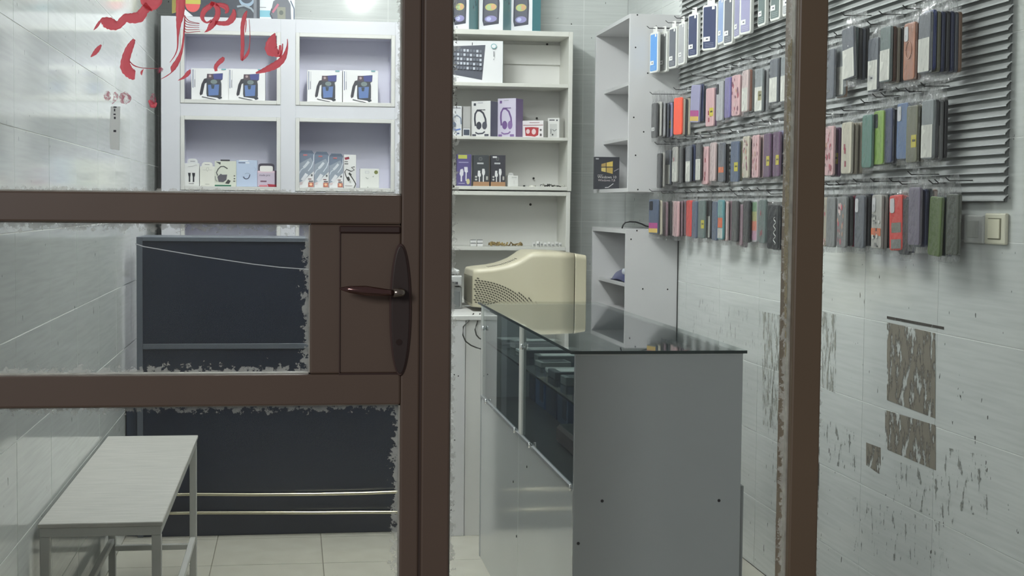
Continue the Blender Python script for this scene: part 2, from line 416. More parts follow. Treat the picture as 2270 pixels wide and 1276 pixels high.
# fixed side light: jamb, post, panes
win = thing('window_1', 'x', 'y', (at(965, 640, YD0).x, YD0, 0)); del win['label']; del win['category']; struct(win)
jx0, jx1 = sx1+.004, gx(999, 640)
def jambbox(x0t, x1t, name, m, parent, z0=0, z1=ZC):
    return MB().box(x0t, YD0-.006, z0, x1t, YD1+.02, z1).build(name, m, parent, bevel=.004, seg=2)
jambbox(jx0, jx1, 'door_jamb', M_BROWN, win)
px0, px1 = gx(1758, 640), gx(1822, 640)
jambbox(px0, px1, 'window_post', M_POST, win)
bar('window_rail', jx1, px0, 0, .10, M_POST, win); bar('window_rail', px1, XR, 0, .10, M_POST, win)
bar('window_rail', XL, XR, 2.56, 2.64, M_BROWN, win); bar('window_rail', XL, XR, 3.04, ZC, M_BROWN, win)
pane(win, jx1, px0, .10, 2.56, 1.0); pane(win, px1, XR-.01, .10, 2.56, 1.0)
seal(win, jx1, px0, .10, 2.56, .003); seal(win, px1, XR-.01, .10, 2.56, .003)
pane(win, XL+.01, XR-.01, 2.64, 3.04, .5)

# rough residue strip beside the post and jamb (peeled foil on the panes)
M_FOIL = patch_mat('peeled_foil', (176, 168, 140), .47, (110, 110, 60), .05)
M_FOIL2 = patch_mat('foil_specks', (70, 62, 58), .60, (160, 160, 120), .03)
def strip(pts, m, parent, y=YG-.0032, nm='foil_residue'):
    P = [at(px, py, y) for px, py in pts]; c = P[0]
    mb = MB(); mb.prism([p-c for p in P], (0, .0005, 0)); o = mb.build(nm, m); o.parent = parent; o.location = c - WLOC[parent.name]; return o
strip([(1747, 100), (1770, 60), (1752, 560), (1738, 560)], M_FOIL, win)
strip([(1738, 560), (1752, 560), (1744, 790), (1740, 790)], M_FOIL, win)
strip([(1003, 0), (1014, 0), (1012, 430), (1003, 430)], M_FOIL2, win)
strip([(1812, 690), (1822, 690), (1814, 1180), (1806, 1180)], M_TAPE2, win)
strip([(1824, 330), (1838, 120), (1836, 0), (1832, 0)], M_TAPE2, win)

# red brush lettering on the upper door pane
M_RED = D.materials.new('red_brush_paint'); M_RED.use_nodes = True
nt = M_RED.node_tree; pr = nt.nodes['Principled BSDF']; pr.inputs['Base Color'].default_value = srgb(198, 82, 92); pr.inputs['Roughness'].default_value = .35
tl = nt.nodes.new('ShaderNodeBsdfTranslucent'); tl.inputs[0].default_value = srgb(222, 104, 114)
mxs = nt.nodes.new('ShaderNodeMixShader'); mxs.inputs[0].default_value = .72
nt.links.new(pr.outputs[0], mxs.inputs[1]); nt.links.new(tl.outputs[0], mxs.inputs[2]); nt.links.new(mxs.outputs[0], nt.nodes['Material Output'].inputs[0])
M_PINK = patch_mat('smudged_paint', (214, 100, 124), .50, (160, 160, 120), .12)
paint = thing('painted_lettering', 'red brushed script lettering painted across the upper glass of the door', 'lettering', at(420, 100, YG-.003))
def stroke(pts, ox, sc, m=M_RED, nm='brush_stroke', y=YG-.0022):
    # smooth the centre line
    P = [(ox + u/sc, v/sc, w_/sc) for u, v, w_ in pts]; Q = []
    n = len(P)
    for i in range(n-1):
        p0, p1, p2, p3 = P[max(i-1, 0)], P[i], P[i+1], P[min(i+2, n-1)]
        for k in range(6):
            t = k/6; q = []
            for c in range(3):
                q.append(.5*((2*p1[c]) + (-p0[c]+p2[c])*t + (2*p0[c]-5*p1[c]+4*p2[c]-p3[c])*t*t + (-p0[c]+3*p1[c]-3*p2[c]+p3[c])*t**3))
            Q.append(q)
    Q.append(P[-1]); mb = MB(); vs = []; fs = []; N = len(Q)
    for i, q in enumerate(Q):
        a, b = Q[max(i-1, 0)], Q[min(i+1, N-1)]
        tx, ty = b[0]-a[0], b[1]-a[1]; l = math.hypot(tx, ty) or 1; nx, ny = -ty/l, tx/l
        hw = max(q[2]/2, .6) * (1 + .06*math.sin(i*1.7))
        for f, lift in ((-1, 0), (-.72, .0016), (-.2, .0010), (.3, .0013), (.75, .0017), (1, 0)):
            vs.append(at(q[0]+nx*hw*f, q[1]+ny*hw*f, y-lift))
    for i in range(N-1):
        for k in range(5): fs.append((i*6+k, i*6+k+1, (i+1)*6+k+1, (i+1)*6+k))
    mb.add(vs, fs); return mb.build(nm, m, paint, smooth=True)
A = (180, 5.317); B = (380, 5.8)
stroke([(148, 354, 6), (180, 315, 30), (215, 262, 30), (222, 240, 6)], *A)
stroke([(232, 262, 50), (262, 255, 105), (330, 275, 140), (395, 298, 118), (450, 285, 92), (520, 215, 100), (600, 215, 120), (690, 195, 130), (745, 120, 105), (800, 70, 120)], *A)
stroke([(700, -60, 40), (760, 20, 120), (830, 30, 200), (900, 20, 110), (945, -60, 40)], *A)
stroke([(1180, -80, 110), (1170, 60, 108), (1165, 180, 95), (1150, 280, 60), (1140, 420, 26), (1135, 560, 16), (1105, 650, 12), (1045, 735, 6)], *A)
stroke([(1222, 180, 10), (1215, 320, 18), (1205, 460, 22), (1185, 590, 30), (1140, 710, 55), (1085, 800, 64), (1065, 850, 14), (1010, 893, 12), (940, 932, 5)], *A)
stroke([(625, 462, 30), (600, 510, 66), (560, 590, 92), (525, 700, 104), (525, 790, 130), (565, 850, 125), (610, 880, 120), (636, 885, 100)], *A)
stroke([(575, 725, 10), (620, 770, 14), (700, 797, 9), (800, 806, 8), (900, 806, 6)], *A)
stroke([(236, 528, 18), (200, 575, 52), (160, 625, 50), (112, 672, 8)], *A)
stroke([(955, 800, 40), (925, 830, 60), (895, 860, 20)], *A, m=M_PINK)
stroke([(300, 1070, 40), (310, 1130, 90), (300, 1190, 40)], *A, m=M_PINK)
stroke([(385, 1090, 30), (410, 1140, 60), (365, 1225, 8)], *A, m=M_PINK)
stroke([(450, 1130, 60), (505, 1150, 150), (560, 1150, 110), (588, 1140, 30)], *A, m=M_PINK)
stroke([(850, 1100, 30), (845, 1180, 80), (840, 1270, 60)], *A, m=M_PINK)
stroke([(800, 1180, 30), (850, 1240, 70), (890, 1210, 20)], *A)
stroke([(735, 815, 6), (712, 850, 26), (712, 885, 10)], *A)
# script letters right of it
stroke([(545, 30, 40), (500, 75, 66), (430, 130, 72), (398, 200, 60), (408, 255, 40), (455, 290, 22), (520, 265, 40)], *B)
stroke([(500, 40, 50), (560, 60, 60), (596, 120, 70), (592, 200, 70), (555, 275, 80), (510, 335, 78), (470, 385, 40), (425, 415, 6)], *B)
stroke([(570, 50, 30), (640, 65, 60), (700, 90, 70), (715, 140, 50), (690, 170, 20)], *B)
stroke([(560, 290, 50), (640, 300, 56), (720, 295, 66), (780, 240, 84), (805, 170, 60), (800, 120, 30)], *B)
stroke([(970, 140, 14), (945, 200, 50), (920, 300, 56), (912, 400, 50), (915, 600, 48), (908, 700, 46), (906, 775, 34)], *B)
stroke([(905, 780, 18), (950, 730, 36), (985, 675, 36), (1002, 600, 14), (1010, 450, 8), (1000, 250, 6)], *B)
stroke([(962, 260, 10), (958, 340, 14), (950, 420, 8)], *B)
stroke([(1332, 425, 10), (1310, 480, 80), (1285, 560, 140), (1290, 640, 165), (1340, 680, 110), (1385, 700, 50), (1400, 580, 30)], *B)
stroke([(1490, 500, 8), (1492, 580, 20), (1470, 680, 46), (1430, 760, 76), (1350, 830, 95), (1250, 880, 80), (1160, 915, 50), (1085, 938, 20)], *B)
stroke([(1430, 560, 14), (1425, 640, 20), (1400, 740, 30)], *B)
stroke([(672, 735, 30), (650, 770, 62), (605, 810, 56), (570, 860, 50), (575, 915, 34)], *B)
stroke([(242, 895, 14), (215, 940, 56), (160, 995, 36), (85, 1034, 6)], *B)
for k in range(5): stroke([(165, 240+k*38, 12), (200, 280+k*34, 10), (280+20*k, 300+k*26, 7), (360, 303+k*26, 3)], *B)
stroke([(165, 200, 12), (230, 270, 10), (360, 300, 6)], *B)
# paper strip stuck on the pane
p0 = at(245, 238, YG-.003); p1 = at(266, 333, YG-.003)
M_PAPER = D.materials.new('thin_paper'); M_PAPER.use_nodes = True; _n = M_PAPER.node_tree
_t = _n.nodes.new('ShaderNodeBsdfTranslucent'); _t.inputs[0].default_value = srgb(232, 233, 232); _m = _n.nodes.new('ShaderNodeMixShader'); _m.inputs[0].default_value = .75
_n.nodes['Principled BSDF'].inputs['Base Color'].default_value = srgb(232, 233, 232)
_n.links.new(_n.nodes['Principled BSDF'].outputs[0], _m.inputs[1]); _n.links.new(_t.outputs[0], _m.inputs[2]); _n.links.new(_m.outputs[0], _n.nodes['Material Output'].inputs[0])
t = thing('paper_strip', 'narrow white paper strip with small dark marks stuck to upper door glass', 'sticker', (p0.x, YG-.004, p1.z))
P = [(at(a, b, YG).x, YG-.0034, at(a, b, YG).z) for a, b in [(246, 236), (267, 236), (265, 333), (245, 330), (243, 290)]]
MB().prism(P, (0, .0008, 0)).build('paper', M_PAPER, t)
mk = MB()
for (a, b, c, d) in [(252, 236, 259, 239), (253, 241, 256, 247), (252, 252, 257, 255), (253, 259, 257, 264), (252, 288, 258, 293)]:
    q0, q1 = at(a, b, YG), at(c, d, YG); mk.box(q0.x, YG-.0038, q1.z, q1.x, YG-.0034, q0.z)
mk.build('printed_marks', mat((60, 60, 66), .6), t)

# ---------------------------------------------------------------- white display cabinet at the back left
YC = 7.68
def X_(px, Y, py=300): return at(px, py, Y).x
def Z_(py, Y, px=600): return at(px, py, Y).z
x0, x1 = X_(357, YC), X_(894, YC)
ztop = Z_(42, YC, 620)
cab = thing('display_cabinet', 'tall glossy white cabinet with four framed open compartments holding boxed gadgets', 'cabinet', (x0, YC, 0))
ox = [(X_(400, YC), X_(622, YC)), (X_(655, YC), X_(875, YC))]
oz = [(Z_(232, YC), Z_(71, YC)), (Z_(423, YC), Z_(260, YC)), (Z_(610, YC), Z_(450, YC))]
YCB = YB-.01
body = MB()
uz = [0.06, ztop]
body.box(x0, YC, 0, ox[0][0], YC+.018, ztop); body.box(ox[0][1], YC, 0, ox[1][0], YC+.018, ztop); body.box(ox[1][1], YC, 0, x1, YC+.018, ztop)
rz = [ztop] + [z for o in oz for z in (o[1], o[0])] + [0]
for (xa, xb) in ox:
    for k in range(0, len(rz), 2): body.box(xa, YC, rz[k+1], xb, YC+.018, rz[k])
body.build('front_panel', M_LAM, cab, bevel=.0015)
b2 = MB().box(x0, YC+.018, 0, x0+.018, YCB, ztop).box(x1-.018, YC+.018, 0, x1, YCB, ztop).box(x0+.018, YC+.018, ztop-.018, x1-.018, YCB, ztop).box((ox[0][1]+ox[1][0])/2-.009, YC+.018, 0, (ox[0][1]+ox[1][0])/2+.009, YCB, ztop-.018)
b2.build('carcass', M_LAM, cab)
MB().box(x0+.018, YCB-.006, 0, x1-.018, YCB, ztop-.018).build('back_panel', M_INNER, cab)
M_EDGEG = mat((190, 192, 184), .4)
IN = .020
for (xa, xb) in ox:
    for (za, zb) in oz:
        mb = MB(); w_ = IN
        mb.box(xa, YC-.006, za, xa+w_, YC+.02, zb); mb.box(xb-w_, YC-.006, za, xb, YC+.02, zb)
        mb.box(xa+w_, YC-.006, za, xb-w_, YC+.02, za+w_); mb.box(xa+w_, YC-.006, zb-w_, xb-w_, YC+.02, zb)
        mb.build('compartment_frame', M_LAM2, cab, bevel=.002)
        MB().box(xa-.03, YC+.02, za+.0, xb+.03, YCB-.006, za+w_-.001).build('shelf', M_LAM2, cab)
        MB().box(xa-.03, YC+.02, zb-.006, xb+.03, YCB-.006, zb).build('compartment_top', M_INNER, cab)
        MB().box(xa-.012, YC+.02, za+w_, xa+.012, YCB-.006, zb-.006).build('compartment_side', M_INNER, cab)
        MB().box(xb-.012, YC+.02, za+w_, xb+.012, YCB-.006, zb-.006).build('compartment_side', M_INNER, cab)
        MB().cyl(((xa+xb)/2-.01, YC+.08, zb-.0075), (0, 0, 1), .018, .004, 14).build('lamp_hole', M_HOLE, cab)
SH = [oz[0][0]+IN, oz[1][0]+IN]     # shelf tops of the two rows

# ---------------------------------------------------------------- generic printed box
def artwork(t, w_, h, prints, y=-.0004, step=.00025, parent=None, name='printed_artwork'):
    mb = MB()
    for k, p in enumerate(prints):
        yy = y - step*k; kind = p[0]; m = mat(p[-1], .45)
        Z = lambda v: h*(1-v)
        if kind == 'r':
            _, u0, v0, u1, v1, _c = p; mb.add([(u0*w_, yy, Z(v1)), (u1*w_, yy, Z(v1)), (u1*w_, yy, Z(v0)), (u0*w_, yy, Z(v0))], [(0, 1, 2, 3)], m)
        elif kind == 'p': mb.add([(u*w_, yy, Z(v)) for u, v in p[1]], [tuple(range(len(p[1])))], m)
        elif kind == 'e':
            _, cu, cv, ru, rv, _c = p
            mb.add([((cu+ru*math.cos(a))*w_, yy, Z(cv+rv*math.sin(a))) for a in [2*math.pi*i/20 for i in range(20)]], [tuple(range(20))], m)
        elif kind == 'l':
            _, pts, lw, _c = p; pts = [Vector((u*w_, Z(v))) for u, v in pts]; lw *= w_
            vs = []
            for i, q in enumerate(pts):
                d = (pts[min(i+1, len(pts)-1)]-pts[max(i-1, 0)]); d = d.normalized() if d.length > 0 else Vector((1, 0)); n = Vector((-d.y, d.x))*lw/2
                vs += [(q.x+n.x, yy, q.y+n.y), (q.x-n.x, yy, q.y-n.y)]
            mb.add(vs, [(2*i, 2*i+1, 2*i+3, 2*i+2) for i in range(len(pts)-1)], m)
        elif kind == 't':
            _, s_, u, v, hh, _c = p; vs, fs = text_geo(s_); q = hh*h
            mb.add([(u*w_+a*q, yy, Z(v)+b*q) for a, b, c in vs], fs, m)
    return mb.build(name, None, t, local=True)
def boxthing(name, label, cat, px0, px1, py0, py1, Y, depth, col, prints, group=None, yaw=0, side=None, zb=None, tab=None, rough=.4, top=None):
    c = at(px0, (py0+py1)/2, Y); xl = c.x
    wpx = (px1-px0)*Y/F
    w_ = wpx/max(math.cos(math.radians(yaw)), .3) if yaw else wpx
    pxm = (px0+px1)/2
    if zb is None: zb = at(pxm, py1, Y).z
    h = (py1-py0)*Y/F
    if zb is not None and abs(at(pxm, py1, Y).z - zb) < .03: h = at(pxm, py0, Y).z - zb
    t = thing(name, label, cat, (xl, Y, zb+.0006), math.radians(yaw), group)
    mb = MB().box(0, 0, 0, w_, depth, h)
    mb.build('box_body', mat(col, rough), t, bevel=.0012, local=True)
    if side:
        MB().box(w_+.0001, .001, .001, w_+.0006, depth-.001, h-.001).build('side_print', mat(side, rough), t, local=True)
    if prints: artwork(t, w_, h, prints)
    return t, w_, h
WHT = (232, 232, 232); INK = (60, 62, 70); NV = (40, 44, 58)
def illegible(u0, v0, u1, n, vh=.02, col=INK, gap=.5):
    """a line of dashes standing for print too small to read"""
    out = []; rnd = random.Random(int(u0*1000+v0*777))
    u = u0
    while u < u1:
        l = rnd.uniform(.3, 1.0)*(u1-u0)/n; out.append(('r', u, v0, min(u+l, u1), v0+vh, col)); u += l*(1+gap*.6)
    return out
spk = [('r', .035, .04, .055, .62, (96, 110, 140)), ('r', .095, .05, .11, .6, (190, 192, 198)), ('r', .085, .35, .10, .60, (120, 124, 136)),
       ('p', [(.27, .50), (.34, .33), (.40, .31), (.50, .33), (.48, .46), (.42, .44), (.36, .48), (.30, .82), (.24, .86), (.22, .80)], (52, 52, 60)),
       ('p', [(.42, .18), (.84, .14), (.83, .34), (.78, .38), (.80, .48), (.80, .86), (.72, .93), (.42, .90), (.40, .80), (.41, .30)], (60, 64, 72)),
       ('p', [(.58, .17), (.84, .15), (.82, .34), (.60, .34)], (68, 74, 132)), ('r', .42, .17, .58, .34, (84, 70, 78)),
       ('p', [(.44, .52), (.74, .50), (.72, .84), (.46, .86)], (92, 118, 168)), ('p', [(.52, .52), (.62, .52), (.60, .64), (.54, .64)], (60, 70, 78)),
       ('e', .60, .42, .09, .07, (116, 130, 130)), ('e', .50, .24, .035, .04, (170, 150, 150)),
       ('p', [(.28, .87), (.50, .90), (.70, .93), (.76, .98), (.60, .985), (.40, .95)], (240, 240, 242)),
       ('p', [(.66, .90), (.80, .88), (.82, .93), (.74, .97)], (48, 54, 62)), ('l', [(.28, .90), (.5, .95), (.66, .985)], .02, (40, 42, 48)),
       ('r', .80, .0, .92, .035, (116, 172, 178))]
for i, (a, b, y0, y1, lb) in enumerate([(424, 504, 152, 228, 'white printed speaker box, left one in upper left compartment of white cabinet'),
        (506, 585, 153, 229, 'white printed speaker box, right one in upper left compartment of white cabinet'),
        (681, 757, 156, 231, 'white printed speaker box, left one in upper right compartment of white cabinet'),
        (760, 837, 156, 232, 'white printed speaker box, right one in upper right compartment of white cabinet')]):
    boxthing('speaker_box', lb, 'box', a, b, y0, y1, YC+.045, .12, WHT, spk, 'blue portable speaker boxes in the cabinet', zb=SH[0])
Yb = YC+.04
g2 = 'small gadget boxes in the lower left compartment'
def hang_tab(t, w_, h, u0, u1, th, col, slot=True):
    n = 8; pts = []
    a, b = u0*w_, u1*w_; r = min(th*.8, (b-a)/3)
    pts = [(a, 0, h-.001), (b, 0, h-.001)] + [(b-r+r*math.cos(x), 0, h+th-r+r*math.sin(x)) for x in [math.pi/2*k/5 for k in range(6)]] + [(a+r-r*math.sin(x), 0, h+th-r+r*math.cos(x)) for x in [math.pi/2*k/5 for k in range(6)]]
    MB().prism(pts, (0, .0015, 0)).build('hang_tab', mat(col, .4), t, local=True)
    if slot: MB().box((a+b)/2-.012, -.0006, h+th*.35, (a+b)/2+.012, -.0001, h+th*.5).build('tab_slot', mat((150, 150, 155), .5), t, local=True)
t, w_, h = boxthing('charger_box', 'white box printed with two black plugs, leftmost in lower left compartment', 'box', 407, 440, 362, 413, Yb, .05, (228, 229, 226),
    [('p', [(.28, .42), (.46, .42), (.44, .58), (.32, .58)], (40, 42, 48)), ('r', .33, .56, .43, .82, (50, 52, 58)), ('p', [(.54, .42), (.74, .42), (.72, .58), (.58, .58)], (40, 42, 48)), ('r', .59, .56, .69, .82, (50, 52, 58)),
     ('r', .34, .88, .66, .905, (120, 120, 120)), ('l', [(.3, .14), (.6, .12), (.8, .06), (.85, .1)], .03, (188, 190, 190))], g2, zb=SH[1])
hang_tab(t, w_, h, .25, .92, .024, (222, 224, 224))
t, w_, h = boxthing('earphone_box', 'plain cream box with rounded hang tab, second in lower left compartment', 'box', 443, 475, 369, 413, Yb, .05, (224, 224, 214),
    [('l', [(.2, .18), (.42, .18), (.46, .06), (.58, .06), (.60, .18), (.8, .18)], .025, (176, 178, 170)), ('l', [(.46, .18), (.5, .26), (.56, .18)], .03, (170, 172, 165)), ('r', .36, .885, .64, .905, (140, 140, 132))], g2, zb=SH[1])
hang_tab(t, w_, h, .12, .86, .022, (228, 228, 220)); 
t, w_, h = boxthing('headset_box', 'cream box printed with a grey headset above green stripe', 'box', 476, 522, 357, 413, Yb, .06, (214, 217, 204),
    [('r', .0, .94, .76, .995, (40, 110, 84)), ('p', [(.04, .03), (.28, .05), (.26, .15), (.14, .08)], (70, 72, 74)), ('l', [(.14, .58), (.08, .46), (.16, .32), (.28, .22), (.42, .21), (.6, .30)], .05, (88, 90, 88)),
     ('p', [(.12, .62), (.28, .50), (.36, .54), (.58, .53), (.54, .74), (.40, .83), (.18, .82)], (92, 90, 98)), ('p', [(.48, .88), (.62, .72), (.74, .78), (.66, .90)], (66, 66, 66)),
     ('r', .88, .56, .95, .60, (90, 92, 88)), ('r', .88, .67, .95, .71, (90, 92, 88)), ('r', .86, .77, .95, .80, (90, 92, 88)), ('l', [(.02, .6), (.04, .74), (.12, .80)], .05, (160, 164, 156))], g2, zb=SH[1])
MB().box(.27*w_, .0, h, .70*w_, .004, h+.007).build('hang_tab', mat((50, 50, 56), .5), t, local=True)
boxthing('watch_box', 'pale blue square box printed with a small ring shape', 'box', 524, 569, 355, 413, Yb, .05, (186, 200, 222),
    [('r', .12, .005, .55, .035, (240, 242, 245)), ('r', .10, .085, .42, .115, (84, 92, 120)), ('r', .44, .07, .62, .13, (222, 228, 238)), ('l', [(.34, .62), (.38, .68), (.46, .71), (.56, .69), (.62, .62), (.64, .55)], .04, (76, 80, 104)),
     ('l', [(.40, .52), (.50, .49), (.60, .50), (.68, .56)], .02, (150, 160, 180)), ('l', [(.84, .26), (.92, .32), (.88, .44)], .012, (150, 160, 185))], g2, zb=SH[1])
t, w_, h = boxthing('earbud_box', 'dark plum box with pale label reading made pro, rightmost in lower left compartment', 'box', 570, 614, 378, 413, Yb, .05, (104, 86, 104),
    [('r', .02, .04, .86, .98, (196, 184, 200)), ('r', .02, .02, .86, .14, (222, 196, 208)), ('t', 'made pro', .10, .34, .17, (52, 48, 66)), ('r', .16, .62, .46, .70, (110, 74, 92)),
     ('r', .10, .88, .5, .99, (210, 130, 140)), ('p', [(.5, .82), (.98, .86), (.98, .99), (.56, .99)], (168, 44, 62))], g2, zb=SH[1])
mb = MB(); mb.prism([(x, 0, z) for x, z in oval(w_*.45, h+.010, w_*.40, .026, 24, 5)], (0, .003, 0)); mb.build('hang_tab', mat((70, 66, 78), .4), t, local=True)
mb = MB(); mb.prism([(x, -.0012, z) for x, z in oval(w_*.45, h+.009, w_*.32, .015, 24, 5)], (0, .001, 0)); mb.build('tab_window', mat((232, 230, 226), .4), t, local=True)
g3 = 'cable boxes in the lower right compartment'
cabp = [('p', [(0, 0), (1, 0), (1, .52), (.30, .80), (0, .86)], (110, 122, 140)), ('p', [(0, .3), (.8, .12), (1, .3), (1, .52), (.3, .8), (0, .86)], (146, 156, 168)), ('p', [(.55, .78), (1, .55), (1, 1), (0, 1), (0, .87)], (228, 228, 228)),
        ('l', [(0, .60), (.14, .48), (.4, .40), (.5, .34), (.64, .24)], .06, (206, 212, 220)), ('l', [(.30, .42), (.44, .36), (.66, .24)], .17, (205, 210, 216)),
        ('l', [(1, .03), (.98, .22), (.85, .38), (.62, .52)], .055, (212, 218, 226)), ('l', [(.22, .80), (.44, .66), (.52, .60)], .24, (220, 222, 226)),
        ('r', .28, .03, .55, .07, (184, 110, 112)), ('e', .86, .64, .065, .035, (96, 98, 100)), ('r', .62, .74, .84, .765, (130, 80, 86)), ('r', .66, .80, .95, .83, (100, 90, 92)),
        ('r', .62, .85, .98, .985, (176, 104, 88)), ('e', .80, .91, .10, .04, (236, 190, 150)), ('r', .04, .86, .25, .87, (196, 130, 130)), ('r', .04, .90, .22, .91, (196, 130, 130))]
for i, (a, b, y0, lb) in enumerate([(663, 695, 334, 'tallest grey and white cable box at left of lower right compartment'), (697, 728, 337, 'grey and white cable box standing second in lower right compartment'), (730, 760, 341, 'grey and white cable box standing third in lower right compartment')]):
    t, w_, h = boxthing('cable_box', lb, 'box', a, b, y0+6, 414, Yb, .05, (224, 224, 224), cabp, g3, zb=SH[1])
    MB().prism([(0, 0, h), (w_, 0, h), (w_*.86, 0, h+.015), (w_*.14, 0, h+.015)], (0, .05, 0)).build('box_top', mat((88, 100, 118), .4), t, local=True)
boxthing('cable_box', 'slim white box printed with a curling black cable', 'box', 762, 789, 343, 415, Yb, .05, (226, 226, 224),
    [('p', [(.05, .09), (.42, .06), (.46, .13), (.12, .16)], (140, 44, 62)), ('r', .06, .20, .34, .225, (100, 100, 100)), ('r', .06, .26, .36, .29, (100, 100, 100)),
     ('l', [(.88, .36), (.62, .38), (.86, .46), (.60, .50), (.22, .44), (.08, .52), (.20, .66), (.34, .76)], .07, (52, 54, 52)), ('p', [(.22, .68), (.42, .66), (.52, .76), (.36, .80)], (56, 56, 54)), ('p', [(.42, .78), (.56, .76), (.60, .84), (.48, .84)], (184, 184, 180)),
     ('l', [(.48, .56), (.62, .66), (.80, .76), (.98, .88), (.84, 1)], .07, (52, 54, 52)), ('l', [(.42, .55), (.60, .62)], .16, (60, 62, 60)), ('r', .1, .93, .7, .945, (160, 156, 156))], g3, zb=SH[1])
boxthing('adapter_box', 'small white square box with olive round sticker', 'box', 798, 840, 374, 415, Yb, .05, (226, 227, 222),
    [('e', .84, .18, .10, .10, (122, 128, 72)), ('r', .26, .12, .48, .24, (190, 194, 196)), ('r', .28, .145, .46, .215, (230, 230, 228)), ('l', [(.30, .44), (.38, .52), (.44, .50)], .04, (170, 174, 170)), ('l', [(.66, .42), (.72, .38)], .05, (170, 174, 170)), ('r', .38, .93, .43, .97, (150, 152, 148))], g3, zb=SH[1])

# boxes on top of the white cabinet
zt = ztop
t, w_, h = boxthing('speaker_box', 'large black box with red, yellow and white speaker print on top of white cabinet', 'box', 381, 567, -110, 41, YC+.05, .15, (66, 70, 80),
    [('p', [(.02, .1), (.19, .1), (.25, .90), (.06, 1.0), (.02, 1.0)], (60, 62, 72)), ('p', [(.0, .74), (.07, .74), (.07, .92), (.0, .95)], (150, 140, 70)),
     ('p', [(.06, .1), (.11, .1), (.13, .86), (.24, .98), (.10, .99), (.05, .90)], (232, 232, 236)), ('e', .235, .80, .085, .12, (220, 92, 92)), ('p', [(.14, .2), (.33, .2), (.325, .80), (.155, .80)], (196, 190, 90)),
     ('r', .095, .86, .115, .97, (90, 92, 100)), ('e', .85, .70, .09, .12, (150, 170, 190)), ('e', .85, .67, .075, .10, (70, 78, 92)), ('l', [(.74, .82), (.82, .80), (.90, .84), (.94, .90)], .022, (150, 162, 172)), ('e', .80, .92, .06, .08, (86, 92, 96)), ('r', .93, .1, .965, 1, (120, 124, 132))], zb=zt, rough=.35)
t, w_, h = boxthing('backpack_box', 'white box printed with a small grey backpack on top of white cabinet', 'box', 574, 651, -60, 43, YC+.06, .14, (220, 224, 226),
    [('r', .0, .80, .36, .94, (128, 184, 200)), ('r', .02, .73, .2, .745, (130, 134, 140)), ('p', [(.40, .60), (.55, .53), (.80, .55), (.88, .66), (.90, .99), (.36, .99), (.34, .80)], (104, 108, 116)), ('p', [(.50, .72), (.74, .72), (.74, .97), (.52, .97)], (136, 138, 124)), ('e', .62, .84, .06, .05, (92, 98, 92)), ('l', [(.88, .58), (.98, .75), (.98, .99)], .03, (84, 98, 120)), ('l', [(.36, .76), (.32, .88), (.38, .98)], .04, (70, 70, 80)), ('l', [(.38, .84), (.54, .66)], .06, (190, 110, 130))], zb=zt)

# ---------------------------------------------------------------- open shelf unit (middle of back wall)
YS = 7.66
sxa, sxb = X_(925, YS), X_(1268, YS)
M_SHELF = mat((222, 222, 214), .35, noise=.05, nscale=6, key='shelfw')
M_SHBK = mat((232, 232, 228), .45, noise=.04, nscale=6, key='shelfbk')
def zpx(py, px=1130, Y=YS): return at(px, py, Y).z
sh_up = thing('bookcase', 'white open shelf unit behind the shop front post holding headphones and cables', 'shelf', (sxa, YS, zpx(422)))
zu0, zu1 = zpx(422), zpx(67)
for a in (sxa, sxb-.022): MB().box(a, YS, zu0, a+.022, YB-.012, zu1).build('side_panel', M_SHELF, sh_up, bevel=.0015)
MB().box(sxa+.022, YB-.018, zu0, sxb-.022, YB-.012, zu1).build('back_panel', M_SHBK, sh_up)
for (a, b) in [(67, 78), (184, 192), (303, 310), (413, 421)]:
    MB().box(sxa+.022, YS-.001, zpx(b), sxb-.022, YB-.018, zpx(a)).build('shelf', M_SHELF, sh_up, bevel=.0015)
MB().box(sxa+.022, YB-.035, zpx(131), X_(1247, YB-.03), YB-.018, zpx(86)).build('back_rail', M_SHBK, sh_up, bevel=.001)
for (px, py) in [(1213, 98), (1183, 395), (1190, 262)]:
    c = at(px, py, YB-.037); MB().cyl(c, (0, 1, 0), .006, .003, 10).build('screw_hole', M_HOLE, sh_up)
sh_lo = thing('bookcase', 'white open shelf unit under the upper one, half hidden by the cream monitor', 'shelf', (sxa, YS, 0))
zl1 = zpx(424)
for a in (sxa, sxb-.026): MB().box(a, YS+.002, 0, a+.022, YB-.012, zl1).build('side_panel', M_SHELF, sh_lo, bevel=.0015)
MB().box(sxa+.022, YB-.018, 0, sxb-.026, YB-.012, zl1).build('back_panel', M_SHBK, sh_lo)
for (a, b) in [(424, 433), (547, 555), (662, 671), (790, 799)]:
    MB().box(sxa+.022, YS+.001, zpx(b), sxb-.026, YB-.018, zpx(a)).build('shelf', M_SHELF, sh_lo, bevel=.0015)
c = at(1176, 453, YB-.02); MB().cyl(c, (0, 1, 0), .007, .002, 10).build('screw_hole', M_HOLE, sh_lo)
Zs1, Zs2, Zs3, Zs4, Zs0 = zpx(184), zpx(303), zpx(413), zpx(547), zpx(67)

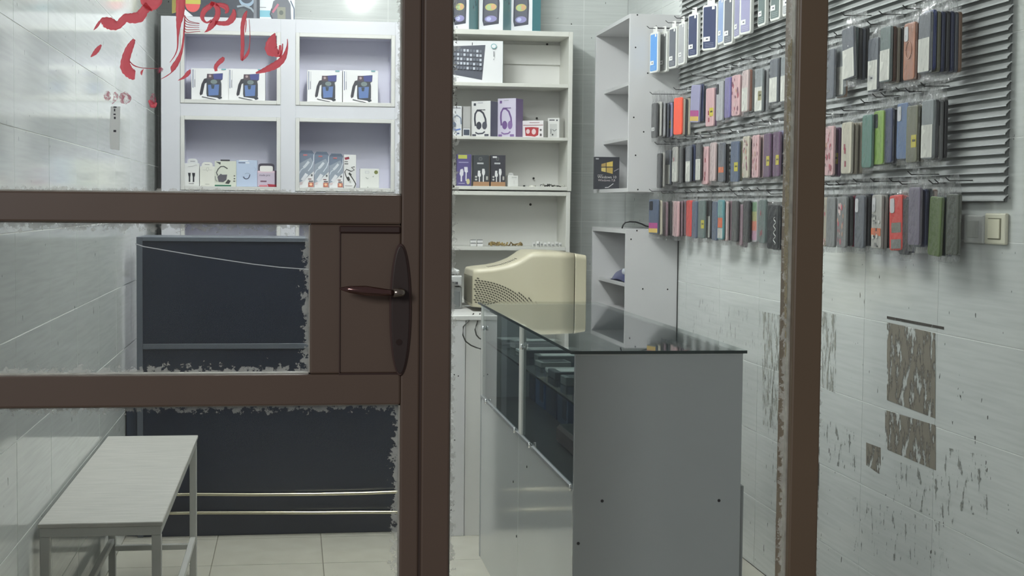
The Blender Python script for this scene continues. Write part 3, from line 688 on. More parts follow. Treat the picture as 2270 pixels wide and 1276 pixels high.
# speaker boxes on top of it
spp = [('l', [(.20, .50), (.20, .42), (.30, .38), (.74, .36), (.82, .42), (.82, .50)], .07, (78, 80, 90)), ('p', [(.17, .50), (.83, .48), (.86, .60), (.83, .90), (.20, .92), (.15, .84), (.16, .60)], (70, 72, 84)),
       ('p', [(.22, .52), (.78, .50), (.77, .86), (.22, .88)], (96, 98, 108)), ('e', .50, .64, .24, .055, (196, 190, 120)), ('e', .42, .645, .10, .04, (176, 200, 150)), ('e', .60, .64, .10, .04, (214, 170, 130)), ('e', .50, .82, .25, .05, (150, 146, 190)), ('e', .42, .82, .1, .03, (190, 196, 230))]
side = (80, 158, 172)
for i, (a, b, lb) in enumerate([(1000, 1037, 'white and teal speaker box left beside the post on shelf unit top'), (1062, 1111, 'white and teal speaker box in the middle of three on shelf unit top'), (1131, 1176, 'white and teal speaker box rightmost of three on shelf unit top')]):
    Yx = YS+.09
    wpx = (b-a)
    t, w_, h = boxthing('speaker_box', lb, 'box', a, b, -75, 67, Yx, .10, (228, 229, 232), spp, 'speaker boxes on the shelf unit', yaw=-35, zb=Zs0)
    sp_ = MB(); d = .10
    MB().box(w_+.0002, .0005, .0005, w_+.0008, d-.0005, h-.0005).build('side_print', mat(side if i == 2 else (104, 146, 150), .35), t, local=True)
    if i < 2:
        rnd = random.Random(i); mb = MB()
        for k in range(22):
            y_ = rnd.uniform(.01, .075); z_ = rnd.uniform(h*.3, h*.75); q = rnd.uniform(.006, .02)
            mb.add([(w_+.001, y_, z_), (w_+.001, y_+q, z_+q*.3), (w_+.001, y_+q*.5, z_+q*1.6)], [(0, 1, 2)], mat([(80, 110, 112), (130, 150, 150), (90, 100, 110)][k % 3], .4))
        mb.build('side_artwork', None, t, local=True)
# keyboard box
kbd = [('p', [(-.0, .14), (.66, .10), (.60, .93), (.0, .80)], (72, 76, 88)), ('r', .40, .045, .415, .11, (50, 52, 60))]
rnd = random.Random(3)
for r_ in range(5):
    for c_ in range(9):
        u = .05+c_*.062; v = .19+r_*.105+c_*.004
        kbd.append(('r', u, v, u+.042, v+.06, (104, 110, 122) if rnd.random() < .55 else (190, 196, 206)))
kbd += [('e', .82, .13, .055, .06, (110, 170, 176)), ('e', .82, .13, .042, .045, (226, 228, 230)), ('r', .815, .25, .83, .38, (110, 114, 120)), ('r', .815, .43, .828, .46, (130, 134, 140))]
boxthing('keyboard_box', 'white keyboard box leaning on the top shelf beside the post', 'box', 1000, 1114, 91, 183, YS+.06, .04, (230, 231, 232), kbd, yaw=-6, side=(46, 124, 116), zb=Zs1)
# headphone boxes etc.
def hp(col, col2): return [('l', [(.22, .70), (.18, .50), (.20, .36), (.30, .27), (.46, .27), (.62, .34), (.74, .50), (.78, .70)], .09, col), ('e', .40, .69, .14, .11, col), ('e', .70, .69, .13, .11, col2), ('r', .12, .06, .24, .13, col),
        ('l', [(.22, .88), (.36, .92), (.60, .91), (.72, .86)], .07, col2), ('r', .06, .93, .26, .99, col2), ('r', .70, .93, .92, .99, col2), ('r', .34, .04, .62, .06, (170, 170, 180))] + illegible(.30, .235, .74, 5, .022, col)
boxthing('headphone_box', 'white box printed with black over-ear headphones on second shelf', 'box', 1045, 1084, 225, 299, YS+.08, .085, (222, 222, 220), hp((58, 60, 70), (74, 76, 86)), 'headphone boxes on the second shelf', yaw=-35, side=(84, 88, 104), zb=Zs2)
boxthing('headphone_box', 'lilac box printed with purple over-ear headphones on second shelf', 'box', 1103, 1140, 219, 299, YS+.08, .085, (208, 202, 220), hp((112, 84, 138), (132, 104, 156)), 'headphone boxes on the second shelf', yaw=-35, side=(140, 120, 166), zb=Zs2)
boxthing('headphone_box', 'white box with blue printed headphones half hidden beside the post', 'box', 996, 1024, 235, 299, YS+.05, .06, (214, 216, 218), [('r', .1, .05, .9, .08, (120, 120, 124)), ('l', [(.3, .6), (.3, .4), (.6, .3), (.9, .4), (.95, .6)], .10, (120, 132, 150)), ('e', .35, .62, .2, .10, (100, 112, 130)), ('l', [(.2, .72), (.5, .80), (.9, .76)], .12, (96, 120, 176)), ('r', .6, .88, .8, .93, (80, 90, 120))], 'headphone boxes on the second shelf', zb=Zs2)
boxthing('phone_accessory_box', 'grey upright box with dark lower panel between two headphone boxes', 'box', 1026, 1043, 236, 299, YS+.06, .05, (168, 168, 166), [('r', .08, .04, .92, .7, (176, 176, 174)), ('r', .06, .74, .94, .98, (220, 222, 224)), ('r', .12, .77, .88, .96, (62, 70, 84))], zb=Zs2)
boxthing('camera_box', 'low white box printed with a red camera on second shelf', 'box', 1158, 1201, 268, 300, YS+.08, .085, (230, 226, 226),
    [('p', [(.12, .40), (.46, .38), (.78, .42), (.76, .86), (.60, .96), (.40, .92), (.16, .90)], (168, 50, 56)), ('e', .27, .64, .09, .14, (224, 200, 200)), ('e', .55, .66, .10, .17, (224, 200, 200)), ('r', .04, .26, .98, .29, (150, 80, 84)), ('r', .34, .10, .82, .14, (170, 140, 144)), ('e', .88, .56, .05, .06, (90, 84, 84)), ('r', .84, .78, .93, .92, (90, 84, 84))], yaw=-32, side=(178, 176, 172), zb=Zs2)
boxthing('small_charger_box', 'small white printed box at right end of second shelf', 'box', 1214, 1238, 262, 300, YS+.06, .07, (220, 220, 216),
    [('r', .14, .08, .6, .13, INK), ('e', .8, .12, .06, .05, INK), ('r', .2, .3, .8, .95, (196, 197, 194)), ('l', [(.42, .58), (.58, .66), (.78, .58)], .06, (110, 112, 112)), ('r', .26, .55, .34, .8, (130, 132, 130)), ('e', .44, .84, .07, .05, (80, 80, 80))], yaw=-30, side=(206, 206, 202), zb=Zs2)
# third shelf
plug = [('p', [(.30, .50), (.44, .50), (.44, .58), (.48, .60), (.48, .68), (.42, .70), (.42, .86), (.36, .86), (.36, .70), (.28, .68), (.28, .60)], (232, 232, 232)), ('p', [(.56, .44), (.70, .44), (.74, .54), (.72, .62), (.67, .66), (.67, .86), (.60, .86), (.60, .66), (.54, .58)], (232, 232, 232))]
cb = plug + [('r', .24, .24, .64, .29, (196, 198, 200)), ('e', .45, .12, .11, .06, (120, 122, 122)), ('e', .45, .12, .085, .045, (78, 82, 84)), ('r', .0, .86, 1, 1, (172, 134, 100)), ('e', .18, .70, .07, .03, (200, 200, 196)), ('e', .18, .79, .07, .03, (200, 200, 196)), ('r', .80, .68, .92, .80, (180, 180, 172))]
boxthing('cable_box', 'violet cable box with lime yellow sticker on third shelf', 'box', 1013, 1045, 342, 414, YS+.05, .05, (92, 84, 134),
    [('r', .08, .02, .70, .14, (190, 194, 92)), ('r', .12, .24, .80, .27, (170, 164, 200)), ('p', [(.24, .48), (.40, .46), (.46, .54), (.44, .66), (.36, .70), (.36, .86), (.26, .86), (.26, .70), (.18, .62)], (228, 226, 234)), ('p', [(.50, .40), (.74, .40), (.76, .56), (.68, .58), (.67, .84), (.60, .84), (.60, .58), (.52, .54)], (228, 226, 234)), ('r', .1, .91, .55, .93, (180, 176, 200)), ('e', .78, .86, .12, .09, (206, 200, 150))], 'cable boxes on the third shelf', zb=Zs3)
boxthing('cable_box', 'left of two black and brown cable boxes on third shelf', 'box', 1049, 1085, 344, 415, YS+.05, .05, (66, 70, 74), cb, 'cable boxes on the third shelf', zb=Zs3, side=(150, 110, 80))
boxthing('cable_box', 'right of two black and brown cable boxes on third shelf', 'box', 1088, 1121, 344, 415, YS+.05, .05, (62, 62, 70), cb+[('r', .12, .04, .40, .09, (225, 225, 225))], 'cable boxes on the third shelf', zb=Zs3)
t, w_, h = boxthing('charger_box', 'small white box with hang tab standing alone on third shelf', 'box', 1126, 1149, 389, 416, YS+.05, .03, (226, 226, 222), [('r', .36, .14, .86, .2, (180, 182, 178)), ('r', .36, .28, .86, .3, (180, 182, 178)), ('l', [(.6, .45), (.6, .8)], .05, (206, 206, 202))], zb=Zs3)
hang_tab(t, w_, h, .05, .55, .014, (220, 220, 216))
# loose small things on the shelves
def cap(px, Y, z, r, h_, m, name, label, cat):
    x = at(px, 410, Y).x; o = MB().cyl((x, Y, z+.0005), (0, 0, 1), r, h_, 16).build(name, m); tag(o, label, cat); return o
cap(1162, YS+.05, Zs3, .006, .007, M_BLACK, 'bottle_cap', 'tiny black cap lying alone in middle of third shelf', 'cap')
cap(1180, YS+.07, Zs3, .018, .008, mat((216, 216, 206), .4), 'cable_reel', 'tiny pale round puck on third shelf', 'puck')
def clutter(px0, px1, Y, z, n, cols, name, label, cat, rr=.004, seed=1, ht=.02):
    rnd = random.Random(seed); xa, xb = at(px0, 400, Y).x, at(px1, 400, Y).x; mb = MB()
    for k in range(n):
        x = rnd.uniform(xa, xb); y = Y+rnd.uniform(0, .08); P = []
        dx, dy = rnd.uniform(-.03, .03), rnd.uniform(-.02, .02)
        for i in range(5):
            P.append((min(max(x+dx*i/2+rnd.uniform(-.004, .004), xa), xb), y+dy*i/3, z+rr+abs(math.sin(i*1.2+k))*rnd.uniform(0, ht)))
        mb.tube(P, rr*rnd.uniform(.6, 1), 6, mat(cols[k % len(cols)], .4))
    o = mb.build(name, None, smooth=True); tag(o, label, cat); return o
clutter(1203, 1250, YS+.03, Zs3, 12, [(40, 42, 40), (200, 200, 190), (60, 62, 60)], 'earphone_tangle', 'tangle of black and white earphones at right end of third shelf', 'earphones', .003, 2, .014)
clutter(1090, 1160, YS+.03, Zs4, 20, [(150, 128, 78), (172, 150, 96), (120, 100, 60)], 'adapter_pile', 'pile of brownish gold connectors on the lower shelf', 'connectors', .005, 4, .022)
gs = 'white charger plugs lined up on the lower shelf'
for k in range(8):
    x = at(1184+k*8.3, 545, YS+.03).x
    t = thing('charger_plug', ('small white plug, %s from left, on lower shelf above the monitor' % ['first', 'second', 'third', 'fourth', 'fifth', 'sixth', 'seventh', 'eighth'][k]), 'plug', (x, YS+.03, Zs4+.0005), random.uniform(-.2, .2), gs)
    hh = random.uniform(.020, .028)
    MB().box(-.008, 0, 0, .008, .02, hh).build('plug_body', mat((224, 224, 220), .35), t, bevel=.002, local=True)
    MB().box(-.005, -.005, hh*.3, .005, 0, hh*.6).build('plug_pin', mat((150, 152, 150), .3), t, local=True)
gk = 'small white boxes stacked on the lower shelf'
for k in range(4):
    i, j = k % 2, k//2
    x = at(1043+i*15, 540, YS+.05).x
    t = thing('small_box', 'tiny white box, %s %s of the stack of four on lower shelf' % (['bottom', 'top'][j], ['left', 'right'][i]), 'box', (x, YS+.05, Zs4+.0005+j*.0175), 0, gk)
    MB().box(0, 0, 0, .030, .03, .0140).build('box_body', mat((222, 222, 220), .4), t, bevel=.001, local=True)
    MB().box(.001, .001, .0140, .029, .029, .0168).build('box_lid', mat((92, 92, 96), .4), t, local=True)

# ---------------------------------------------------------------- side bookcases standing against the right wall
YN, YFv, XN = 6.80, 7.60, 1.542
M_SIDE = mat((204, 204, 204), .35, noise=.03, nscale=5, key='sidew')
M_EDGE = mat((205, 203, 190), .4)
up = thing('wall_bookcase', 'white hanging side bookcase on right wall with black software box inside', 'shelf', (XN, YN, 1.47))
zb0 = at(1400, 425, YN).z; zb1 = at(1395, 30, YN).z
MB().box(XN, YN, zb0, XR-.004, YN+.018, zb1).build('side_panel', M_SIDE, up, bevel=.001)
MB().box(XN, YFv-.018, zb0, XR-.004, YFv, zb1).build('side_panel', M_SIDE, up, bevel=.001)
MB().box(XN, YN+.018, zb1-.018, XR-.004, YFv-.018, zb1).build('top_panel', M_SIDE, up)
MB().box(XN, YN+.018, zb0, XR-.004, YFv-.018, zb0+.018).build('bottom_panel', M_SIDE, up)
MB().box(XR-.010, YN+.018, zb0+.018, XR-.004, YFv-.018, zb1-.018).build('back_panel', M_SIDE, up)
for py in (172, 297):
    z = at(1388, py, YN).z; MB().box(XN+.045, YN+.018, z-.018, XR-.010, YFv-.018, z).build('shelf', M_SIDE, up, bevel=.001)
for (px, py) in [(1413, 33), (1436, 162), (1405, 260), (1427, 292), (1409, 344), (1414, 420), (1409, 105)]:
    MB().cyl(at(px, py, YN-.0008), (0, 1, 0), .0038, .001, 10).build('screw_hole', M_HOLE, up)
lo = thing('wall_bookcase', 'white floor-standing side bookcase below the hanging one on right wall', 'shelf', (XN, YN, 0))
zl = at(1395, 508, YN).z
MB().box(XN-.005, YN, 0, XR-.004, YN+.018, zl).build('side_panel', M_SIDE, lo, bevel=.001)
MB().box(XN-.005, YFv-.018, 0, XR-.004, YFv, zl).build('side_panel', M_SIDE, lo, bevel=.001)
MB().box(XN-.005, YN+.018, zl-.020, XR-.004, YFv-.018, zl).build('top_panel', M_SIDE, lo)
MB().box(XR-.010, YN+.018, 0, XR-.004, YFv-.018, zl-.02).build('back_panel', M_SIDE, lo)
zsh = [at(1388, 631, YN).z, at(1388, 700, YN).z, .45]
for z in zsh: MB().box(XN+.03, YN+.018, z-.018, XR-.010, YFv-.018, z).build('shelf', M_SIDE, lo, bevel=.001)
for (px, py) in [(1412, 511), (1399, 530), (1425, 640), (1480, 641)]:
    MB().cyl(at(px, py, YN-.0008), (0, 1, 0), .0038, .001, 10).build('screw_hole', M_HOLE, lo)
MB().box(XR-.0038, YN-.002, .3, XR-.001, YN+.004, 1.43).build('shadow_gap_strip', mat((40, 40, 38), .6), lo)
# software box
t, w_, h = boxthing('software_box', 'black box with gold four-pane window logo and white text reading Windows 10', 'box', 1318, 1375, 348, 420, 7.45, .03, (58, 60, 66),
    [('p', [(.27, .22), (.45, .18), (.45, .30), (.27, .31)], (176, 150, 92)), ('p', [(.48, .175), (.73, .13), (.73, .295), (.48, .30)], (206, 180, 96)), ('p', [(.27, .335), (.45, .33), (.45, .47), (.27, .44)], (206, 186, 116)), ('p', [(.48, .33), (.73, .325), (.73, .52), (.48, .475)], (186, 160, 88)),
     ('r', .12, .555, .34, .567, (190, 190, 188)), ('t', 'Windows 10', .12, .66, .115, (214, 212, 208)), ('t', 'Windows 7,8', .14, .755, .10, (206, 196, 196)),
     ('l', [(.78, .44), (.97, .36)], .03, (150, 150, 152)), ('l', [(.56, .94), (.68, .87), (.76, .82)], .03, (196, 196, 196)), ('l', [(.42, .95), (.56, .94)], .03, (200, 200, 200)), ('r', .04, .04, .16, .08, (180, 180, 184))], zb=zb0+.018)
# blue pouch on the lower unit's shelf
c = at(1362, 627, 7.1)
t = thing('blue_pouch', 'dark blue plastic pouch with white label lying on side bookcase shelf', 'bag', (XN+.10, 7.1, zsh[0]))
mb = MB(); vs = []; fs = []
nx, ny = 9, 13
for top_ in (1, 0):
    for i in range(nx):
        for j in range(ny):
            u, v = i/(nx-1)*2-1, j/(ny-1)*2-1; d = max(0, 1-(u**4))*max(0, 1-v**4)
            z = .004+(.058*d**.5+.006*math.sin(5*u+3*v) if top_ else 0)
            vs.append((XN+.12+u*.085, 7.12+v*.22, zsh[0]+max(z, .001)))
    base = 0 if top_ else nx*ny
    for i in range(nx-1):
        for j in range(ny-1):
            q = [base+i*ny+j, base+(i+1)*ny+j, base+(i+1)*ny+j+1, base+i*ny+j+1]
            fs.append(q if top_ else q[::-1])
mb.add(vs, fs); mb.build('pouch_body', mat((50, 58, 112), .25, bump=.6, nscale=30, key='pouch'), t, smooth=True)
MB().box(XN+.042, 6.93, zsh[0]+.034, XN+.17, 7.10, zsh[0]+.066).build('pouch_label', mat((214, 218, 226), .4), t, bevel=.012, seg=2)
# black cable over the lower bookcase
P = [at(px, py, 6.86) for px, py in [(1379, 506), (1381, 499), (1386, 493), (1396, 491), (1410, 492), (1422, 496), (1432, 501), (1444, 503), (1470, 505)]]
tag(MB().tube(P, .0035, 8).build('power_cable', M_BLACK, smooth=True), 'black cable looping over the top of the lower side bookcase', 'cable')

# ---------------------------------------------------------------- dark counter cabinet at the left back
YK = 6.33
kx0, kx1 = X_(303, YK, 650), .60
kz = Z_(526, YK, 480)
dk = thing('dark_counter', 'tall dark navy counter front with grey trim and two metal rails', 'counter', (kx0, YK, 0))
MB().box(kx0, YK, .0, kx1, YK+.40, kz-.012).build('counter_body', M_NAVY, dk, bevel=.002)
zmid = Z_(767, YK, 480)
tr = MB(); tr.box(kx0, YK-.006, .0, kx0+.024, YK, kz); tr.box(kx1-.024, YK-.006, 0, kx1, YK, kz); tr.box(kx0+.024, YK-.006, kz-.017, kx1-.024, YK, kz); tr.box(kx0+.024, YK-.006, zmid-.011, kx1-.024, YK, zmid+.011)
tr.build('grey_trim', M_TRIMG, dk, bevel=.001)
MB().box(kx0, YK, kz-.012, kx1, YK+.41, kz).build('counter_top', M_TRIMG, dk, bevel=.001)
MB().box(XL+.004, YK+.03, 0, kx0-.001, YK+.38, Z_(880, YK, 300)).build('painted_gap_panel', mat((50, 60, 78), .3), dk)  # bluish slab standing in for the reflection and dark gap beside the wall
M_RAIL = mat((190, 184, 160), .22, metal=.9)
for (pys, nm) in (((1093, 1095, 1096, 1095, 1093, 1090), 'foot_rail'), ((1135, 1136, 1136, 1136, 1135, 1135), 'foot_rail')):
    P = []
    for px, py in zip((330, 430, 560, 700, 800, 880), pys): q = at(px, py, YK-.03); P.append(q)
    P[0] = Vector((kx0+.01, YK-.03, P[1].z)); P.append(Vector((kx1-.01, YK-.03, P[-1].z)))
    rail = MB().tube(P, .0075, 10).build(nm, M_RAIL, dk, smooth=True)
    for x in (kx0+.06, 0, kx1-.06): MB().box(x-.006, YK-.03, P[2].z-.005, x+.006, YK, P[2].z+.005).build('rail_bracket', M_RAIL, dk)

# ---------------------------------------------------------------- white desk with printer, CRT monitor
YDK = 6.22
dx0 = X_(986, YDK, 900); dz = Z_(699, YDK, 1020)
dx0 = max(dx0, kx1+.006)
desk = thing('white_desk', 'white desk with scuffed side panel carrying the cream monitor', 'desk', (dx0, YDK, 0))
xm = X_(1030, YDK, 950)
MB().box(dx0, YDK, .0, xm, YDK+.018, dz-.02).build('side_panel', mat((214, 214, 214), .3, noise=.06, nscale=8, key='dkp'), desk, bevel=.001)
MB().box(xm+.002, YDK+.006, .0, 1.30, YDK+.022, dz-.02).build('front_panel', M_LAM2, desk, bevel=.001)
MB().box(dx0, YDK+.02, 0, dx0+.018, YDK+.62, dz-.02).build('leg_panel', M_LAM2, desk); MB().box(1.282, YDK+.022, 0, 1.30, YDK+.62, dz-.02).build('leg_panel', M_LAM2, desk)
MB().box(dx0, YDK-.004, dz-.02, 1.31, YDK+.64, dz).build('desk_top', M_LAM2, desk, bevel=.002)
for (px, py) in [(1007, 830), (1016, 833), (1008, 975), (1003, 1060), (1000, 1130)]:
    MB().cyl(at(px, py, YDK-.0006), (0, 1, 0), .003, .001, 8).build('screw_hole', M_HOLE, desk)
# printer
pr_x0, pr_x1 = dx0+.015, X_(1031, 6.5, 650)
pz = dz
t = thing('printer', 'grey printer standing behind the cream monitor', 'printer', (pr_x0, 6.62, pz))
G1, G2, G3 = mat((150, 153, 152), .4), mat((196, 198, 196), .35), mat((70, 72, 74), .4)
MB().box(pr_x0, 6.62, pz, pr_x1, 6.84, pz+.10).build('printer_body', G1, t, bevel=.006, seg=2)
MB().box(pr_x0, 6.61, pz+.104, pr_x1, 6.84, pz+.15).build('printer_cover', G2, t, bevel=.006, seg=2)
MB().box(pr_x0+.02, 6.63, pz+.154, pr_x1-.01, 6.83, pz+.175).build('scanner_lid', G2, t, bevel=.005)
MB().box(pr_x1-.055, 6.606, pz+.11, pr_x1-.02, 6.611, pz+.122).build('printer_button', G3, t)
MB().box(pr_x0+.01, 6.615, pz+.01, pr_x1-.01, 6.621, pz+.08).build('paper_tray', mat((112, 116, 116), .4), t, bevel=.002)

# CRT monitor: cross sections along its axis (back -> screen)
mon = thing('crt_monitor', 'old cream tube monitor seen from its vented side, standing on white desk', 'monitor', at(1170, 700, 6.5))
# section: axial px position, top py, bottom py, half width
YM = 6.42
def mz(px, py): return at(px, py, YM).z
prof = [(1050, 602, 708, .158), (1053, 598, 712, .167), (1066, 596, 714, .171), (1097, 593, 716, .177), (1118, 589, 717, .181), (1136, 583, 718, .185), (1150, 577, 718, .188), (1163, 569, 718, .191), (1173, 562, 718, .194), (1182, 558, 718, .197), (1210, 558, 718, .201), (1240, 559, 718, .204), (1272, 561, 718, .208)]
def section(x, zt_, zb_, hw, y0, n=28, p=4.5, taper=0):
    r = p if p < 1 else .03
    pts = []
    for (cy_, cz_, a0) in ((hw-r, zt_-r, 0), (-hw+r, zt_-r, 90), (-hw+r*.4, zb_+r*.4, 180), (hw-r*.4, zb_+r*.4, 270)):
        rr = r if a0 < 180 else r*.4
        for k in range(7):
            a = math.radians(a0+15*k); pts.append((x, y0+cy_+rr*math.cos(a), cz_+rr*math.sin(a)))
    return pts
yc_ = YM+.20
zdesk = dz+.002
vs = []; fs = []; n = 28
for (px, ty, by, hw) in prof:
    x = at(px, 640, YM).x; zt_ = mz(px, ty); zb_ = max(mz(px, by), zdesk)
    zb_ = zdesk + max(0, (1150-px)/110)*.02
    vs += section(x, zt_, zb_, hw, yc_, n, .022 if px < 1120 else .028)
for i in range(len(prof)-1):
    for k in range(n): fs.append((i*n+k, (i+1)*n+k, (i+1)*n+(k+1) % n, i*n+(k+1) % n))
fs.append(tuple(range(n))); fs.append(tuple((len(prof)-1)*n+k for k in range(n-1, -1, -1)))
MB().add(vs, fs).build('monitor_shell', M_CRT, mon, smooth=True)
bx0, bx1 = at(1274, 640, YM).x, at(1299, 640, YM).x
vs = []
for (x, g_) in ((bx0, .0), (bx0+.003, .001), (bx1-.003, .001), (bx1, -.003)):
    vs += section(x, mz(1280, 562 if x < bx1-.004 else 566)+g_, zdesk, .209+g_, yc_, n, .02)
fs = []
for i in range(3):
    for k in range(n): fs.append((i*n+k, (i+1)*n+k, (i+1)*n+(k+1) % n, i*n+(k+1) % n))
fs.append(tuple(range(n))); fs.append(tuple(3*n+k for k in range(n-1, -1, -1)))
MB().add(vs, fs).build('monitor_bezel', M_CRT, mon, smooth=False)
MB().box(bx1-.001, yc_-.17, zdesk+.04, bx1+.004, yc_+.17, mz(1290, 585)).build('monitor_screen', mat((30, 34, 34), .1), mon)
# vent slots on the side facing the shop front, arranged in arcs
M_SLOT = mat((58, 54, 42), .7)
XPX = lambda x: CX + F*math.tan(math.atan(x/YM)-math.atan(qx(CX)))
cxs, czs = at(1030, 700, YM).x, at(1030, 716, YM).z
def side_y(x, z):
    pxx = XPX(x)
    for i in range(len(prof)-1):
        if prof[i][0] <= pxx <= prof[i+1][0]:
            t_ = (pxx-prof[i][0])/(prof[i+1][0]-prof[i][0]); hw = prof[i][3]*(1-t_)+prof[i+1][3]*t_
            ty = prof[i][1]*(1-t_)+prof[i+1][1]*t_; break
    else: return None
    zt_ = mz(pxx, ty); zb_ = zdesk + max(0, (1150-pxx)/110)*.02
    if z > zt_-.026 or z < zb_+.012: return None
    return yc_-hw
slots = MB()
px0_, pz0_ = 1055, 716
for ia in range(0, 23):                       # concentric arcs
    rad = 12+ia*6.7
    for jb in range(0, 40):
        ang = math.radians(-8+jb*(92/ (4+ia*1.5)))
        if ang > math.radians(86): break
        X = 1046+rad*math.cos(ang); Yp = 722-rad*math.sin(ang)*.72
        top_lim = 614 + (max(X-1050, 0)/140)**1.5*54
        if Yp < top_lim+2 or X > 1192 or X < 1054 or Yp > 712: continue
        x = at(X, Yp, YM).x; z = at(X, Yp, YM).z
        x *= 1; y = side_y(x, z)
        if y is None: continue
        ca, sa = math.cos(ang*.9), math.sin(ang*.9)
        L_, W_ = .0047, .0024
        dxu, dzu = -sa, ca
        pts = []
        for (a, b) in ((-1, -1), (1, -1), (1, 1), (-1, 1)):
            xx = x + dxu*a*L_ + ca*b*W_; zz = z + dzu*a*L_ + sa*b*W_
            yy = side_y(xx, zz)
            if yy is None: break
            pts.append((xx, yy-.0009, zz))
        if len(pts) == 4: slots.prism(pts, (0, .0015, 0))
slots.build('vent_slots', M_SLOT, mon, kind='stuff')
# top vent dimples
tv = MB()
for i in range(16):
    for j in range(5):
        X = 1090+i*4.2; Yp = 592-(max(0, X-1110)**1.5)*.036
        q = at(X, Yp, YM); yy = yc_-.10+j*.016
        zz = None
        for k in range(len(prof)-1):
            if prof[k][0] <= X <= prof[k+1][0]:
                t_ = (X-prof[k][0])/(prof[k+1][0]-prof[k][0]); zz = mz(X, prof[k][1]*(1-t_)+prof[k+1][1]*t_)
        if zz: tv.box(q.x-.002, yy-.004, zz-.004, q.x+.002, yy+.004, zz+.0004)
tv.build('top_vent_slots', M_SLOT, mon, kind='stuff')
# rear panel
MB().box(at(1048.5, 640, YM).x, yc_-.150, zdesk+.030, at(1052, 640, YM).x, yc_+.150, mz(1050, 612)).build('rear_panel', mat((120, 116, 98), .5), mon, bevel=.003)
# cables from the monitor
for pts, lb in (([(1050, 711), (1036, 714), (1027, 724), (1026, 742), (1032, 756), (1044, 765), (1056, 770), (1066, 773)], 'longer of two grey cables looping from monitor over desk edge'),
                ([(1064, 715), (1056, 720), (1053, 730), (1056, 742), (1062, 749), (1068, 752)], 'shorter of two grey cables looping from monitor over desk edge')):
    P = [at(a, b, YDK-.02) for a, b in pts]; P[0] = at(pts[0][0], pts[0][1]-6, YDK+.06); P[0].z = max(P[0].z, dz+.004)
    tag(MB().tube(P, .0028, 8).build('monitor_cable', mat((52, 52, 48), .5), smooth=True), lb, 'cable')

# ---------------------------------------------------------------- glass-topped display counter
X0, X1, Y0, Y1, ZT = .7405, 1.200, 3.861, 5.863, 1.020
ct = thing('display_counter', 'grey white display counter with glass top and glass front panes', 'counter', (X0, Y0, 0))
M_CF = mat((168, 172, 172), .35, noise=.03, nscale=6, key='cf')
M_CS = mat((190, 193, 192), .10, noise=.03, nscale=4, key='cs')
zw = .650; zsf = .865; th = .016
MB().box(X0, Y0, 0, X1, Y0+th, ZT-.009).build('end_panel', M_CF, ct, bevel=.001)
MB().box(X0, Y1-th, 0, X1, Y1, ZT-.009).build('end_panel', M_CF, ct, bevel=.001)
MB().box(X0+.002, Y0+th, 0, X0+th, 4.85, zw-.01).build('front_panel', M_CS, ct, bevel=.001)
MB().box(X0+.002, 4.854, 0, X0+th, Y1-th, zw-.01).build('front_panel', M_CS, ct, bevel=.001)
MB().box(X0+th, Y0+th, zw-.028, X1-th, Y1-th, zw-.01).build('display_floor', mat((84, 84, 82), .3), ct)
MB().box(X1-th, Y0+th, 0, X1, Y1-th, ZT-.009).build('back_panel', mat((92, 98, 104), .3), ct)
MB().box(X0-.001, Y0+.06, zw-.010, X0+.012, Y1-.002, zw+.000).build('aluminium_track', M_ALU, ct, bevel=.001)
MB().box(X0, 4.80, zw, X0+.016, 4.85, ZT-.009).build('mullion', M_LAM2, ct, bevel=.001)
MB().box(X0, Y1-.03, zw, X0+.016, Y1-.016, ZT-.009).build('mullion', M_LAM2, ct, bevel=.001)
MB().box(X0-.001, Y0+.001, 0, X0+.004, Y0+.010, ZT-.009).build('edge_trim', M_ALU, ct)
M_GP = glass_mat('counter_glass', (.86, .90, .90), refl=1.0, base=.14)
M_GS = glass_mat('shelf_glass', (.88, .93, .92), refl=1.0, base=.15)
MB().box(X0+.004, Y0+.02, zw+.001, X0+.008, 4.80, ZT-.011).build('glass_pane', M_GP, ct)
MB().box(X0+.004, 4.85, zw+.001, X0+.008, Y1-.03, ZT-.011).build('glass_pane', M_GP, ct)
MB().box(X0+.02, Y0+.02, zsf-.006, X1-.02, Y1-.02, zsf).build('glass_shelf', M_GS, ct)
MB().box(X0+.019, Y0+.02, zsf-.006, X0+.0198, Y1-.02, zsf).build('shelf_edge', mat((46, 62, 62), .2), ct)
gt = MB().box(X0-.012, Y0-.010, ZT-.008, X1+.008, Y1+.004, ZT).build('glass_top', M_GS, ct)
e = MB(); e.box(X0-.0130, Y0-.011, ZT-.0085, X0-.0120, Y1+.004, ZT-.0005); e.box(X0-.013, Y0-.0112, ZT-.0085, X1+.008, Y0-.0102, ZT-.0005)
e.build('glass_top_edge', mat((38, 52, 50), .15), ct)
MB().box(X0-.001, Y0-.0012, ZT-.0125, X1, Y0+.004, ZT-.009).build('edge_trim', mat((200, 202, 200), .35), ct)
for (px, py) in [(1335, 1110), (1594, 1109), (1282, 1204)]:
    MB().cyl(at(px, py, Y0-.001), (0, 1, 0), .0042, .0012, 14).build('screw_hole', M_HOLE, ct)
for (px, py) in [(1167, 1034), (1137, 1067), (1144, 1188)]:
    MB().cyl(atX(px, py, X0-.0002), (1, 0, 0), .004, .002, 10).build('screw_hole', M_HOLE, ct)
for (px, py) in [(1071, 727), (1157, 768), (1077, 889), (1141, 953), (1174, 986), (1265, 1080)]:
    c = atX(px, py, X0-.004); mb = MB(); mb.cyl(c-Vector((0, 0, .009)), (0, 0, 1), .0045, .018, 10); mb.cyl(c+Vector((-.004, 0, -.002)), (1, 0, 0), .004, .012, 10); mb.build('glass_clip', M_CHROME, ct, smooth=True)
